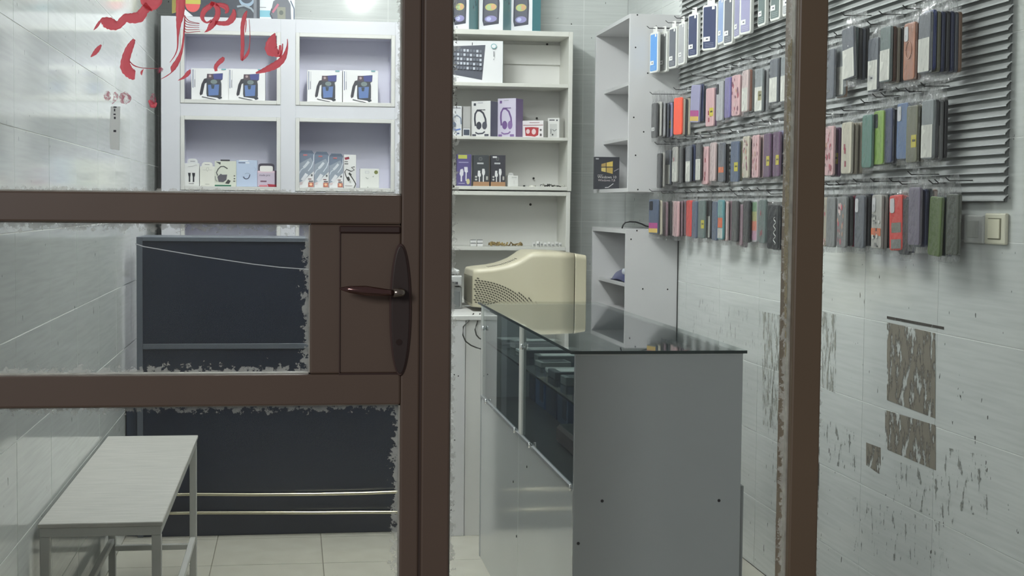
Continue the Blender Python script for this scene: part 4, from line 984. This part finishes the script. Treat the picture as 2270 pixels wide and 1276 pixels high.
MB().box(X1+.0005, Y0+.03, 0, X1+.018, Y1-.03, .645).build('rear_skirt', M_CF, ct, bevel=.001)
# goods inside the counter
rnd = random.Random(11)
gi = 'small flat packs on the glass shelf of the counter'
NUM = ['first', 'second', 'third', 'fourth', 'fifth', 'sixth', 'seventh', 'eighth', 'ninth', 'tenth', 'eleventh', 'twelfth']
for k in range(11):
    y = 4.02+k*.165; x = rnd.uniform(.80, .86); a, b, c = rnd.uniform(.10, .20), rnd.uniform(.07, .12), rnd.uniform(.010, .030)
    t = thing('flat_pack', 'small flat pack, %s from the near end, on counter glass shelf' % NUM[k], 'pack', (x, y, zsf+.0005), rnd.uniform(-.1, .1), gi)
    MB().box(0, 0, 0, a, b, c).build('pack_body', mat([(186, 190, 188), (150, 154, 152), (120, 126, 126), (90, 96, 100)][k % 4], .35), t, bevel=.002, local=True)
    MB().box(a*.1, b*.1, c, a*.9, b*.9, c+.0006).build('pack_label', mat([(210, 212, 208), (170, 172, 170), (60, 64, 70)][k % 3], .35), t, local=True)
gj = 'boxes at the bottom of the counter display'
for k, (y, l, hh, col, nm) in enumerate([(4.98, .20, .16, (70, 92, 122), 'steel blue'), (5.20, .22, .19, (56, 70, 92), 'dark slate'), (5.46, .20, .17, (62, 96, 138), 'bright blue'), (5.68, .14, .18, (50, 62, 80), 'near-black blue')]):
    t = thing('display_box', '%s upright box inside far bay of the glass counter' % nm, 'box', (.93, y, zw-.0095), 0, gj)
    MB().box(0, 0, 0, .10, l, hh).build('box_body', mat(col, .35), t, bevel=.002, local=True)
    MB().box(-.0008, l*.1, hh*.15, -.0001, l*.5, hh*.85).build('printed_artwork', mat((40, 50, 66), .35), t, local=True)
for k, (y, l, hh, col, nm) in enumerate([(4.0, .30, .05, (86, 94, 90), 'olive grey'), (4.36, .34, .06, (104, 90, 88), 'brownish')]):
    t = thing('display_tray', '%s low tray inside near bay of the glass counter' % nm, 'tray', (.84, y, zw-.0095), 0, gj)
    MB().box(0, 0, 0, .24, l, hh).build('tray_body', mat(col, .5), t, bevel=.01, local=True)
    MB().box(.01, .01, hh, .23, l-.01, hh+.002).build('tray_lining', mat((70, 76, 74), .5), t, local=True)

# ---------------------------------------------------------------- bench by the left wall
ZBn = .53
bn = thing('bench', 'long low white-painted bench with square metal legs along left wall', 'bench', (-.52, 4.9, 0))
bx0, bx1, by0, by1 = -.678, -.356, 4.13, 5.66
MB().box(bx0-.004, by0-.006, ZBn-.012, bx1+.004, by1+.006, ZBn).build('bench_top', M_WOODW, bn, bevel=.002)
tb = .026
fr = MB(); zf = ZBn-.012
fr.box(bx0, by0, zf-tb, bx1, by0+tb, zf); fr.box(bx0, by1-tb, zf-tb, bx1, by1, zf); fr.box(bx0, by0+tb, zf-tb, bx0+tb, by1-tb, zf); fr.box(bx1-tb, by0+tb, zf-tb, bx1, by1-tb, zf)
fr.build('bench_frame', M_BENCH, bn, bevel=.002)
for x in (bx0, bx1-tb):
    for y in (by0, by1-tb): MB().box(x, y, 0, x+tb, y+tb, zf-tb).build('leg', M_BENCH, bn, bevel=.002)
for y in (by0+tb, 4.89, by1-2*tb):
    MB().box(bx0+(tb if y != 4.89 else 0), y-.002 if y == by1-2*tb else y, .11, bx1-(tb if y != 4.89 else 0), y+.020, .13).build('stretcher', M_BENCH, bn, bevel=.002)
for x in (bx0+.002, bx1-tb+.002): MB().box(x, by0+tb, .132, x+.020, by1-tb, .152).build('stretcher', M_BENCH, bn, bevel=.002)

# ---------------------------------------------------------------- slatted metal rack on the right wall
ra0, ra1 = 3.54, 6.785
rz0 = 1.428
rk = thing('slat_rack', 'slatted grey metal wall rack that carries the hanging phone cases', 'rack', (XR-.01, 5.4, rz0))
M_SLAT = mat((206, 209, 208), .24, metal=.35)
MB().box(XR-.006, ra0+.015, rz0-.005, XR-.0015, ra1, 2.62).build('backing_sheet', mat((118, 122, 120), .5), rk)
pitch = .0238
sl = MB(); Lh = (ra1-ra0)/2
pr_ = [(0, 0), (-.003, 0), (-.014, -.013), (-.014, -.0165), (-.012, -.0165), (-.012, -.0125), (-.002, -.0025), (0, -.0025)]
sl.prism([(x, -Lh, z) for x, z in pr_], (0, 2*Lh, 0))
proto = sl.build('slat', M_SLAT, rk, local=True); proto.location = (.004, (ra0+ra1)/2-5.4, .014)
k = 1
while rz0+.014+k*pitch < 2.60:
    c = proto.copy(); COL.objects.link(c); c.location = (.004, (ra0+ra1)/2-5.4, .014+k*pitch); k += 1

# wall switch and socket
def plate(px0, px1, py0, py1, name, label, col, rocker):
    a, b = atX(px0, py0, XR-.012), atX(px1, py1, XR-.012)
    t = thing(name, label, 'switch' if rocker else 'socket', (XR, (a.y+b.y)/2, (a.z+b.z)/2))
    MB().box(XR-.011, b.y, b.z, XR-.0002, a.y, a.z).build('faceplate', mat(col, .3), t, bevel=.004, seg=2)
    my, mz_ = (a.y+b.y)/2, (a.z+b.z)/2; hw, hh = abs(a.y-b.y)/2, abs(a.z-b.z)/2
    if rocker:
        MB().box(XR-.0118, my-hw*.62, mz_-hh*.68, XR-.0108, my+hw*.62, mz_+hh*.68).build('switch_surround', mat((120, 118, 96), .4), t)
        MB().box(XR-.0145, my-hw*.55, mz_-hh*.62, XR-.011, my+hw*.55, mz_+hh*.62).build('rocker', mat((222, 219, 196), .3), t, bevel=.001)
    else:
        MB().box(XR-.0122, my-hw*.6, mz_-hh*.6, XR-.011, my+hw*.6, mz_+hh*.6).build('socket_insert', mat((176, 178, 172), .35), t, bevel=.001)
plate(2182, 2226, 472, 543, 'light_switch', 'cream rocker switch on right wall below the slat rack', (214, 212, 192), True)
plate(2136, 2176, 476, 540, 'wall_socket', 'pale grey cover plate left of the cream wall switch', (190, 192, 188), False)

# ---------------------------------------------------------------- hanging phone cases
def rrect(w_, h, r, n=4):
    pts = []
    for (cx_, cz_, a0) in ((w_/2-r, h/2-r, 0), (-w_/2+r, h/2-r, 90), (-w_/2+r, -h/2+r, 180), (w_/2-r, -h/2+r, 270)):
        for k in range(n+1):
            a = math.radians(a0+90*k/n); pts.append((cx_+r*math.cos(a), cz_+r*math.sin(a)))
    return pts
# local frame: face normal -X, width along Y, height Z, origin = top centre of the case
CW, CH = .076, .160
def case_mesh(t, th, CHh, col, pattern):
    pts = rrect(CW, CHh, .010)
    mb = MB(); mb.prism([(0, y, z-CHh/2) for y, z in pts], (th, 0, 0)); return mb.build('case_shell', mat(col, .38), t, bevel=.0022, seg=2, local=True)
bagmeshes = []
def make_bag(seed):
    rnd = random.Random(seed); mb = MB(); nx, nz = 5, 12; W_, top_, bot = .088, .052, .178
    for sgn in (-1, 1):
        vs = []
        for i in range(nx+1):
            for j in range(nz+1):
                u, v = i/nx, j/nz; z = top_-(top_+bot)*v; y = (u-.5)*W_
                taper = 1.0 if z < .005 else 1-.45*(z-.005)/.047
                edge = (i in (0, nx)) or (j in (0, nz))
                bulge = 0 if edge else .0060
                if z > .012: bulge = 0 if edge else .003*sgn*rnd.uniform(-1, 1.6)+.0015
                j_ = rnd.uniform(-1, 1)*(.0042 if z > 0 else .0010)
                vs.append((sgn*bulge + j_*(0 if edge else 1) + .0045, y*taper + (rnd.uniform(-.002, .002) if edge and z > 0 else 0), z + (rnd.uniform(-.003, .003) if j == 0 else 0)))
        fs = [(i*(nz+1)+j, (i+1)*(nz+1)+j, (i+1)*(nz+1)+j+1, i*(nz+1)+j+1) for i in range(nx) for j in range(nz)]
        mb.add(vs, fs)
    o = mb.build('clear_bag', M_FILM, smooth=False); me = o.data; D.objects.remove(o); return me
bagmeshes = [make_bag(k) for k in range(7)]
M_HOOK = mat((70, 70, 72), .3, metal=.8)
COLS = dict(orange=(246, 92, 62), navy=(52, 60, 92), slate=(96, 100, 108), dark=(62, 64, 68), black=(40, 41, 44), charcoal=(70, 71, 72), grey=(128, 130, 130), lightgrey=(172, 173, 175), white=(206, 206, 200),
    cream=(196, 190, 172), beige=(170, 162, 146), brown=(166, 110, 84), darkbrown=(104, 74, 60), tan=(140, 112, 92), red=(212, 70, 62), crimson=(150, 42, 70), pink=(206, 168, 170), palepink=(198, 178, 176), mauve=(140, 118, 126), plum=(98, 70, 98),
    lavender=(150, 148, 178), violet=(116, 108, 158), blue=(88, 112, 150), skyblue=(92, 152, 216), paleblue=(150, 170, 205), teal=(84, 124, 112), tealblue=(92, 150, 156), lime=(130, 164, 70), green=(84, 104, 52), olive=(112, 112, 92), darkolive=(56, 62, 48), darkgreen=(44, 58, 60), steel=(84, 96, 118), terracotta=(146, 100, 84), deepblue=(44, 60, 120), purplegrey=(112, 104, 122), lace=(176, 174, 168), slategreen=(98, 112, 110))
NAMES = dict(lightgrey='light grey', darkbrown='dark brown', palepink='pale pink', skyblue='sky blue', paleblue='pale blue', tealblue='teal blue', darkolive='dark olive', darkgreen='dark green', deepblue='deep blue', purplegrey='purple grey', lace='grey lace', slategreen='slate green', steel='steel blue')
ORD = ['first', 'second', 'third', 'fourth', 'fifth', 'sixth', 'seventh', 'eighth', 'ninth', 'tenth', 'eleventh', 'twelfth', 'thirteenth', 'fourteenth', 'fifteenth', 'sixteenth', 'seventeenth', 'eighteenth', 'nineteenth', 'twentieth']
ORD += ['twenty-' + o for o in ORD[:9]] + ['thirtieth'] + ['thirty-' + o for o in ORD[:9]]
counter_ = {}
def deco(t, style, th, seed, hch):
    """features on the outer face (x = 0, facing -X); z from 0 (top) to -hch"""
    rnd = random.Random(seed); mb = MB(); x = -.0006
    def r(y0, z0, y1, z1, c, dx=0): mb.add([(x-dx, y0, z0), (x-dx, y0, z1), (x-dx, y1, z1), (x-dx, y1, z0)], [(0, 1, 2, 3)], mat(c, .4))
    hw = CW/2
    # y negative = nearer the shop front
    if 'w' in style:      # clear case with white cardboard insert
        MB().box(-.0010, -hw+.003, -hch+.004, -.0002, hw-.003, -hch*.42).build('insert_card', mat((204, 204, 196), .6), t, local=True)
    if 'c' in style:      # camera window
        pts = rrect(.026, .042, .007, 3)
        MB().prism([(-.0018, y+.018, z-.030) for y, z in pts], (.0020, 0, 0)).build('camera_cutout', mat((190, 190, 192) if 's' in style else (40, 42, 46), .3), t, local=True)
    if 'f' in style:      # floral print
        for k in range(18):
            y, z, q = rnd.uniform(-hw+.008, hw-.008), rnd.uniform(-hch+.01, -.01), rnd.uniform(.003, .008)
            c = rnd.choice([(170, 90, 100), (214, 190, 186), (130, 80, 96), (190, 150, 130)])
            mb.add([(x-.0002*k*.3, y+q*math.cos(a), z+q*1.5*math.sin(a)) for a in [i*math.pi/3 for i in range(6)]], [(5, 4, 3, 2, 1, 0)], mat(c, .4))
    if 'm' in style:      # marble: magenta and yellow lower end
        r(-hw+.003, -hch*.68, hw-.003, -hch+.006, (168, 66, 130)); r(-hw+.003, -hch*.84, hw-.003, -hch+.006, (206, 176, 90), .0002)
    if 'y' in style:      # yellow tag
        r(-hw*.9, -hch*.52, 0, -hch*.74, (196, 184, 56), .0004); r(-hw*.8, -hch*.60, -hw*.2, -hch*.64, (70, 66, 40), .0006)
    if 'o' in style:      # ring
        P = [(-.0014, .019*math.cos(a), -hch*.48+.024*math.sin(a)) for a in [2*math.pi*k/28 for k in range(29)]]
        MB().tube(P, .0011, 6).build('magnet_ring', mat((196, 150, 126), .4), t, smooth=True, local=True)
    if 'z' in style:      # white squiggle
        P = [(-.0012, -.014+.007*math.sin(k*1.3), -.045-k*.0052) for k in range(20)]
        MB().tube(P, .0016, 5).build('zigzag_print', mat((200, 200, 196), .4), t, local=True)
    if 'b' in style:      # orange band
        r(-hw+.002, -hch*.62, hw-.002, -hch*.76, (206, 110, 70), .0004)
    if 'k' in style:      # black and white print blocks
        for k in range(16):
            y, z = rnd.uniform(-hw+.006, hw-.014), -hch*.35-rnd.uniform(0, hch*.6); r(y, z, y+rnd.uniform(.006, .016), z-rnd.uniform(.004, .012), rnd.choice([(60, 62, 62), (196, 196, 190), (120, 122, 120)]), .0001*k)
    if 't' in style:      # teal top, orange block
        r(-hw+.003, -.006, hw-.003, -hch*.42, (110, 152, 150)); r(-hw+.006, -hch*.45, hw-.006, -hch*.70, (216, 100, 56)); r(-hw+.004, -hch*.72, hw-.004, -hch+.005, (196, 196, 190))
    if 'R' in style:      # rainbow
        for k, c in enumerate([(120, 150, 120), (170, 170, 120), (206, 130, 110), (190, 150, 170)]): r(-hw+.003, -.008-k*.036, hw-.003, -.008-(k+1)*.036, c)
    if 'q' in style:      # cartoon-free blotches: red mark
        for k in range(3): y = rnd.uniform(-.02, .01); z = -rnd.uniform(.04, .13); r(y, z, y+.012, z-.018, (150, 60, 74), .0001*k)
    if 'l' in style:      # white retail label
        r(-.010, -hch*.70, .030, -hch*.80, (222, 222, 220), .0004); r(-.002, -hch*.735, .012, -hch*.765, (80, 84, 92), .0006)
    if 'g' in style:      # grey block panels
        r(-hw+.006, -hch*.50, hw*.6, -hch*.68, (120, 122, 112), .0003); r(-hw+.006, -hch*.80, hw*.7, -hch*.97, (128, 130, 126), .0003)
    if mb.v: mb.build('printed_artwork', None, t, local=True)
def hang(row, side, px1, Yh, zbot, colkey, style='', yaw=0.0, tilt=0.0, th=.0095, hch=CH, first=False, X=None):
    key = (row, side); counter_[key] = counter_.get(key, 0)+1; n = counter_[key]
    if X is None: X = (Yh-CW/2*math.cos(math.radians(yaw)))*qx(px1) - th*math.cos(math.radians(yaw)) - CW/2*math.sin(math.radians(yaw))
    nm = NAMES.get(colkey, colkey)
    extra = 'clear white-card' if 'w' in style else ('yellow-tagged ' + nm if 'y' in style else ('flowered ' + nm if 'f' in style else nm))
    lb = '%s phone case, %s from left in the %s row %s of post' % (extra, ORD[n-1], ['top', 'second', 'third', 'bottom'][row-1], side)
    zt_ = zbot+hch+H
    t = thing('phone_case', lb, 'phone case', (X, Yh, zt_), 0, 'bagged phone cases hanging on the wall rack', rot=(math.radians(tilt), 0, math.radians(yaw)))
    col = COLS[colkey]
    if 'w' in style and colkey in ('white', 'lightgrey'): col = (132, 138, 140)
    case_mesh(t, th, hch, col, style)
    if style: deco(t, style, th, int(px1*7+row), hch)
    if 'F' not in style:
        b = D.objects.new('clear_bag', bagmeshes[int(px1) % 7]); COL.objects.link(b); b.parent = t
    return t
def hookat(Yh, z, X0_, label):
    t_ = [(XR-.02, Yh, z+.004), (X0_-.01, Yh, z+.002), (X0_-.022, Yh, z+.012)]
    o = MB().tube(t_, .0018, 6).build('display_hook', M_HOOK, smooth=True); tag(o, label, 'hook', 'hooks of the wall rack'); return o
HN = [0]
def group(row, side, zbot, items, x0=None, tilt=0, hch=CH, dz=0, yaw=None):
    """items: (right px, colour, style) from the room side to the wall"""
    xl = items[-1][0]; Yh = min(1.752/qx(xl) + CW/2, 6.745)
    if len(items) == 1: Yh = min(1.725/qx(xl) + CW/2, 6.745)
    al = math.atan2(1.7, Yh)
    zz = zbot+dz
    xs_ = []
    for i, it in enumerate(items):
        if i == 0: yw = 0
        if i == 0 and x0 is not None:
            W_ = (it[0]-x0)*Yh/F
            sn = min(max((W_-.004)/CW, .1), .95); yw = math.degrees(math.asin(sn)-al); yw = max(min(yw, 34), 0)
        if yaw is not None and i == 0: yw = yaw
        jz = random.uniform(-.004, .004)
        t = hang(row, side, it[0], Yh, zz+jz, it[1], it[2] if len(it) > 2 else '', yaw=yw, tilt=(tilt if i == 0 else random.uniform(-1.2, 1.2)), hch=hch)
        xs_.append(t.location.x)
    HN[0] += 1
    nmr = ['top', 'second', 'third', 'bottom'][row-1]
    hookn = counter_.get(('h', row, side), 0)+1; counter_[('h', row, side)] = hookn
    hookat(Yh, H+zz+hch+.036, min(xs_), 'dark wire hook, %s from left in the %s row %s of post' % (ORD[hookn-1], nmr, side))
L_, R_ = 'left', 'right'
# row 1: white-framed retail packs
def pack(px0, px1, colkey, zb, style='l'):
    Yh = min(1.71/qx(px1)+.02, 6.74)
    al = math.atan2(1.7, Yh); W_ = (px1-px0)*Yh/F; w0 = .090
    yw = math.degrees(math.asin(min(max((W_)/w0, .12), .97))-al)
    key = (1, L_); counter_[key] = counter_.get(key, 0)+1; n = counter_[key]
    hh = .185
    Xc = Yh*qx((px0+px1)/2, 60)
    t = thing('phone_case', '%s white-framed case pack, %s from left in the top row left of post' % (NAMES.get(colkey, colkey), ORD[n-1]), 'phone case', (Xc, Yh, zb+hh+H), 0, 'framed case packs in the top row', rot=(0, 0, math.radians(yw)))
    fr_ = MB(); out_ = rrect(w0, hh, .010); fr_.prism([(0, y, z-hh/2) for y, z in out_], (.014, 0, 0)); fr_.build('pack_frame', mat((218, 219, 214), .35), t, bevel=.002, local=True)
    wn = rrect(w0-.016, hh-.018, .006); MB().prism([(-.0008, y, z-hh/2) for y, z in wn], (.0008, 0, 0)).build('pack_window', mat(COLS[colkey], .25), t, local=True)
    mb = MB(); y0_, y1_ = -.004, .034
    mb.add([(-.0014, y0_, -hh*.70), (-.0014, y0_, -hh*.80), (-.0014, y1_, -hh*.80), (-.0014, y1_, -hh*.70)], [(0, 1, 2, 3)], mat((224, 224, 222), .4))
    mb.add([(-.0016, .006, -hh*.735), (-.0016, .006, -hh*.765), (-.0016, .020, -hh*.765), (-.0016, .020, -hh*.735)], [(0, 1, 2, 3)], mat((70, 74, 84), .4))
    for k in range(3): mb.add([(-.0014, -.026, -hh*(.84+k*.035)), (-.0014, -.026, -hh*(.85+k*.035)), (-.0014, .026, -hh*(.85+k*.035)), (-.0014, .026, -hh*(.84+k*.035))], [(0, 1, 2, 3)], mat(tuple(min(255, int(c*.6+90)) for c in COLS[colkey]), .4))
    mb.add([(-.0014, -.030, -.010), (-.0014, -.030, -.022), (-.0014, -.014, -.022), (-.0014, -.014, -.010)], [(0, 1, 2, 3)], mat((222, 222, 220), .4))
    mb.build('printed_labels', None, t, local=True)
    ht = rrect(.044, .030, .006); MB().prism([(.006, y, z+.011) for y, z in ht], (.001, 0, 0)).build('hang_tab', mat((226, 226, 222), .4), t, local=True)
    hk = counter_.get(('h', 1, L_), 0)+1; counter_[('h', 1, L_)] = hk
    hookat(Yh, H+zb+hh+.016, Xc-.012, 'dark wire hook, %s from left in the top row left of post' % ORD[hk-1])
for (a, b, c, zb) in [(1441, 1459, 'skyblue', .620), (1461, 1479, 'grey', .622), (1483, 1500, 'slate', .625), (1504, 1518, 'lightgrey', .628), (1525, 1547, 'navy', .640), (1556, 1590, 'navy', .640), (1591, 1604, 'paleblue', .655),
                      (1604, 1624, 'slate', .640), (1627, 1640, 'lavender', .655), (1640, 1664, 'lavender', .655), (1679, 1696, 'slategreen', .665), (1706, 1728, 'slategreen', .665), (1733, 1757, 'lightgrey', .665), (1775, 1800, 'slate', .665)]:
    pack(a, b, c, zb)
R2, R3, R4 = .355, .115, -.130
g = group
g(2, L_, R2-.03, [(1457, 'charcoal', 'l'), (1465, 'white'), (1473, 'lightgrey'), (1481, 'slate'), (1489, 'lavender', 'y'), (1494, 'dark')], 1443)
g(2, L_, R2-.03, [(1512, 'orange'), (1517, 'cream'), (1522, 'dark'), (1528, 'cream')], 1492, hch=.165)
g(2, L_, R2+.012, [(1552, 'lavender', 'm'), (1558, 'navy'), (1565, 'slate')], 1530, tilt=3)
g(2, L_, R2-.01, [(1583, 'pink', 'yq'), (1587, 'plum')], 1563)
g(2, L_, R2+.008, [(1602, 'lightgrey', 'c'), (1606, 'dark')], 1586)
g(2, L_, R2+.008, [(1619, 'violet')], 1606)
g(2, L_, R2+.008, [(1640, 'pink', 'f'), (1646, 'palepink')], 1620)
g(2, L_, R2+.02, [(1658, 'palepink', 'w'), (1663, 'terracotta'), (1668, 'grey')], 1647)
g(2, L_, R2+.005, [(1690, 'lightgrey', 'wy'), (1700, 'lightgrey')], 1671)
g(2, L_, R2+.03, [(1723, 'slate', 'w'), (1728, 'dark')], 1703)
g(2, L_, R2+.02, [(1746, 'lightgrey', 'w')], 1730)
g(2, L_, R2+.02, [(1776, 'slate', 'w'), (1784, 'dark'), (1790, 'grey')], 1757)
g(2, R_, R2+.00, [(1848, 'slate')], 1831)
g(2, R_, R2+.005, [(1870, 'lightgrey', 'w'), (1874, 'tan')], 1850)
g(2, R_, R2+.045, [(1889, 'slate', 'w'), (1896, 'slategreen'), (1904, 'charcoal'), (1912, 'slate'), (1920, 'charcoal')], 1860, tilt=-6)
g(2, R_, R2+.005, [(1945, 'slate', 'wl'), (1953, 'dark')], 1920)
g(2, R_, R2+.015, [(1972, 'slategreen', 'w'), (1980, 'darkbrown'), (1988, 'beige'), (1998, 'charcoal')], 1950)
g(2, R_, R2+.012, [(2026, 'brown', 'ocs'), (2036, 'darkbrown'), (2046, 'navy')], 1998)
g(2, R_, R2+.012, [(2060, 'slate', 'w'), (2067, 'deepblue'), (2076, 'olive'), (2086, 'navy'), (2096, 'dark'), (2106, 'navy'), (2115, 'slate'), (2123, 'tan')], 2042)
# row 3
g(3, L_, R3-.02, [(1468, 'black'), (1473, 'lace')], 1458)
g(3, L_, R3-.01, [(1488, 'slate', 'w'), (1491, 'black')], 1476)
g(3, L_, R3, [(1503, 'lace', 'wq')], 1491)
g(3, L_, R3-.005, [(1514, 'charcoal'), (1522, 'dark')], 1503)
g(3, L_, R3, [(1533, 'slate', 'w'), (1541, 'navy')], 1522)
g(3, L_, R3, [(1556, 'charcoal', 'w')], 1543)
g(3, L_, R3-.015, [(1572, 'pink', 'q'), (1577, 'palepink')], 1556)
g(3, L_, R3-.005, [(1588, 'palepink'), (1596, 'lightgrey')], 1577)
g(3, L_, R3-.01, [(1608, 'slate', 'b'), (1615, 'black')], 1598)
g(3, L_, R3-.01, [(1640, 'steel', 'y'), (1646, 'olive')], 1620)
g(3, L_, R3, [(1662, 'cream', 'f'), (1673, 'palepink', 'f')], 1648)
g(3, L_, R3, [(1684, 'pink', 'f'), (1695, 'palepink')], 1674)
g(3, L_, R3+.005, [(1710, 'plum', 'y'), (1720, 'plum')], 1697)
g(3, L_, R3+.005, [(1731, 'plum', 'y'), (1742, 'lavender')], 1721)
g(3, L_, R3, [(1775, 'pink', 'f'), (1782, 'grey')], 1755)
g(3, R_, R3-.005, [(1850, 'pink', 'f'), (1863, 'plum', 'y')], 1830)
g(3, R_, R3-.005, [(1890, 'cream', 'q'), (1900, 'beige'), (1911, 'beige')], 1865)
g(3, R_, R3+.010, [(1935, 'teal')], 1913)
g(3, R_, R3+.022, [(1961, 'lime', 'c'), (1973, 'green')], 1936)
g(3, R_, R3+.022, [(1980, 'navy'), (1988, 'dark')], 1972)
g(3, R_, R3+.028, [(2014, 'blue', 'cs'), (2023, 'steel')], 1989)
g(3, R_, R3+.020, [(2036, 'olive', 'y'), (2048, 'olive')], 2020)
g(3, R_, R3+.024, [(2071, 'lightgrey', 'w'), (2077, 'dark'), (2087, 'grey', 'w'), (2097, 'black')], 2051)
# row 4
g(4, L_, R4+.008, [(1463, 'steel', 'cm'), (1470, 'cream')], 1440)
g(4, L_, R4, [(1482, 'mauve'), (1491, 'charcoal')], 1471)
g(4, L_, R4, [(1500, 'palepink'), (1504, 'dark')], 1491)
g(4, L_, R4, [(1508, 'pink'), (1515, 'mauve'), (1522, 'mauve')], 1501)
g(4, L_, R4, [(1537, 'red'), (1541, 'crimson')], 1524)
g(4, L_, R4, [(1549, 'steel')], 1542)
g(4, L_, R4, [(1567, 'slategreen', 'y')], 1550)
g(4, L_, R4, [(1579, 'charcoal', 'w'), (1583, 'dark')], 1568)
g(4, L_, R4, [(1595, 'steel')], 1583)
g(4, L_, R4, [(1608, 'tealblue', 't')], 1596)
g(4, L_, R4, [(1617, 'palepink'), (1625, 'mauve')], 1609)
g(4, L_, R4, [(1640, 'charcoal')], 1627)
g(4, L_, R4-.018, [(1651, 'mauve'), (1660, 'plum')], 1641)
g(4, L_, R4, [(1666, 'black')], 1660)
g(4, L_, R4, [(1684, 'lightgrey', 'R'), (1690, 'pink')], 1666)
g(4, L_, R4, [(1702, 'slategreen', 'q')], 1692)
g(4, L_, R4-.015, [(1732, 'black', 'z'), (1742, 'slate')], 1704)
g(4, L_, R4, [(1776, 'grey', 'f'), (1785, 'dark')], 1755)
g(4, R_, R4+.012, [(1838, 'beige', 'f')], 1822)
g(4, R_, R4+.010, [(1857, 'grey')], 1840)
g(4, R_, R4+.012, [(1882, 'grey', 'f'), (1892, 'charcoal'), (1903, 'crimson')], 1859)
g(4, R_, R4+.016, [(1922, 'slate', 'cs'), (1932, 'dark'), (1941, 'navy')], 1903)
g(4, R_, R4+.016, [(1961, 'lace', 'csbk'), (1970, 'lace', 'k'), (1978, 'black')], 1944)
g(4, R_, R4+.014, [(2006, 'red', 'csg'), (2016, 'red')], 1974, tilt=-3)
g(4, R_, R4+.006, [(2025, 'black'), (2033, 'navy', 'y')], 2015)
g(4, R_, R4+.030, [(2046, 'purplegrey'), (2059, 'navy'), (2068, 'darkgreen'), (2079, 'terracotta')], 2032)
g(4, R_, R4+.004, [(2095, 'green')], 2080, tilt=3)
g(4, R_, R4+.006, [(2108, 'darkgreen'), (2116, 'steel')], 2094, tilt=2)
g(4, R_, R4+.010, [(2133, 'darkolive')], 2118)
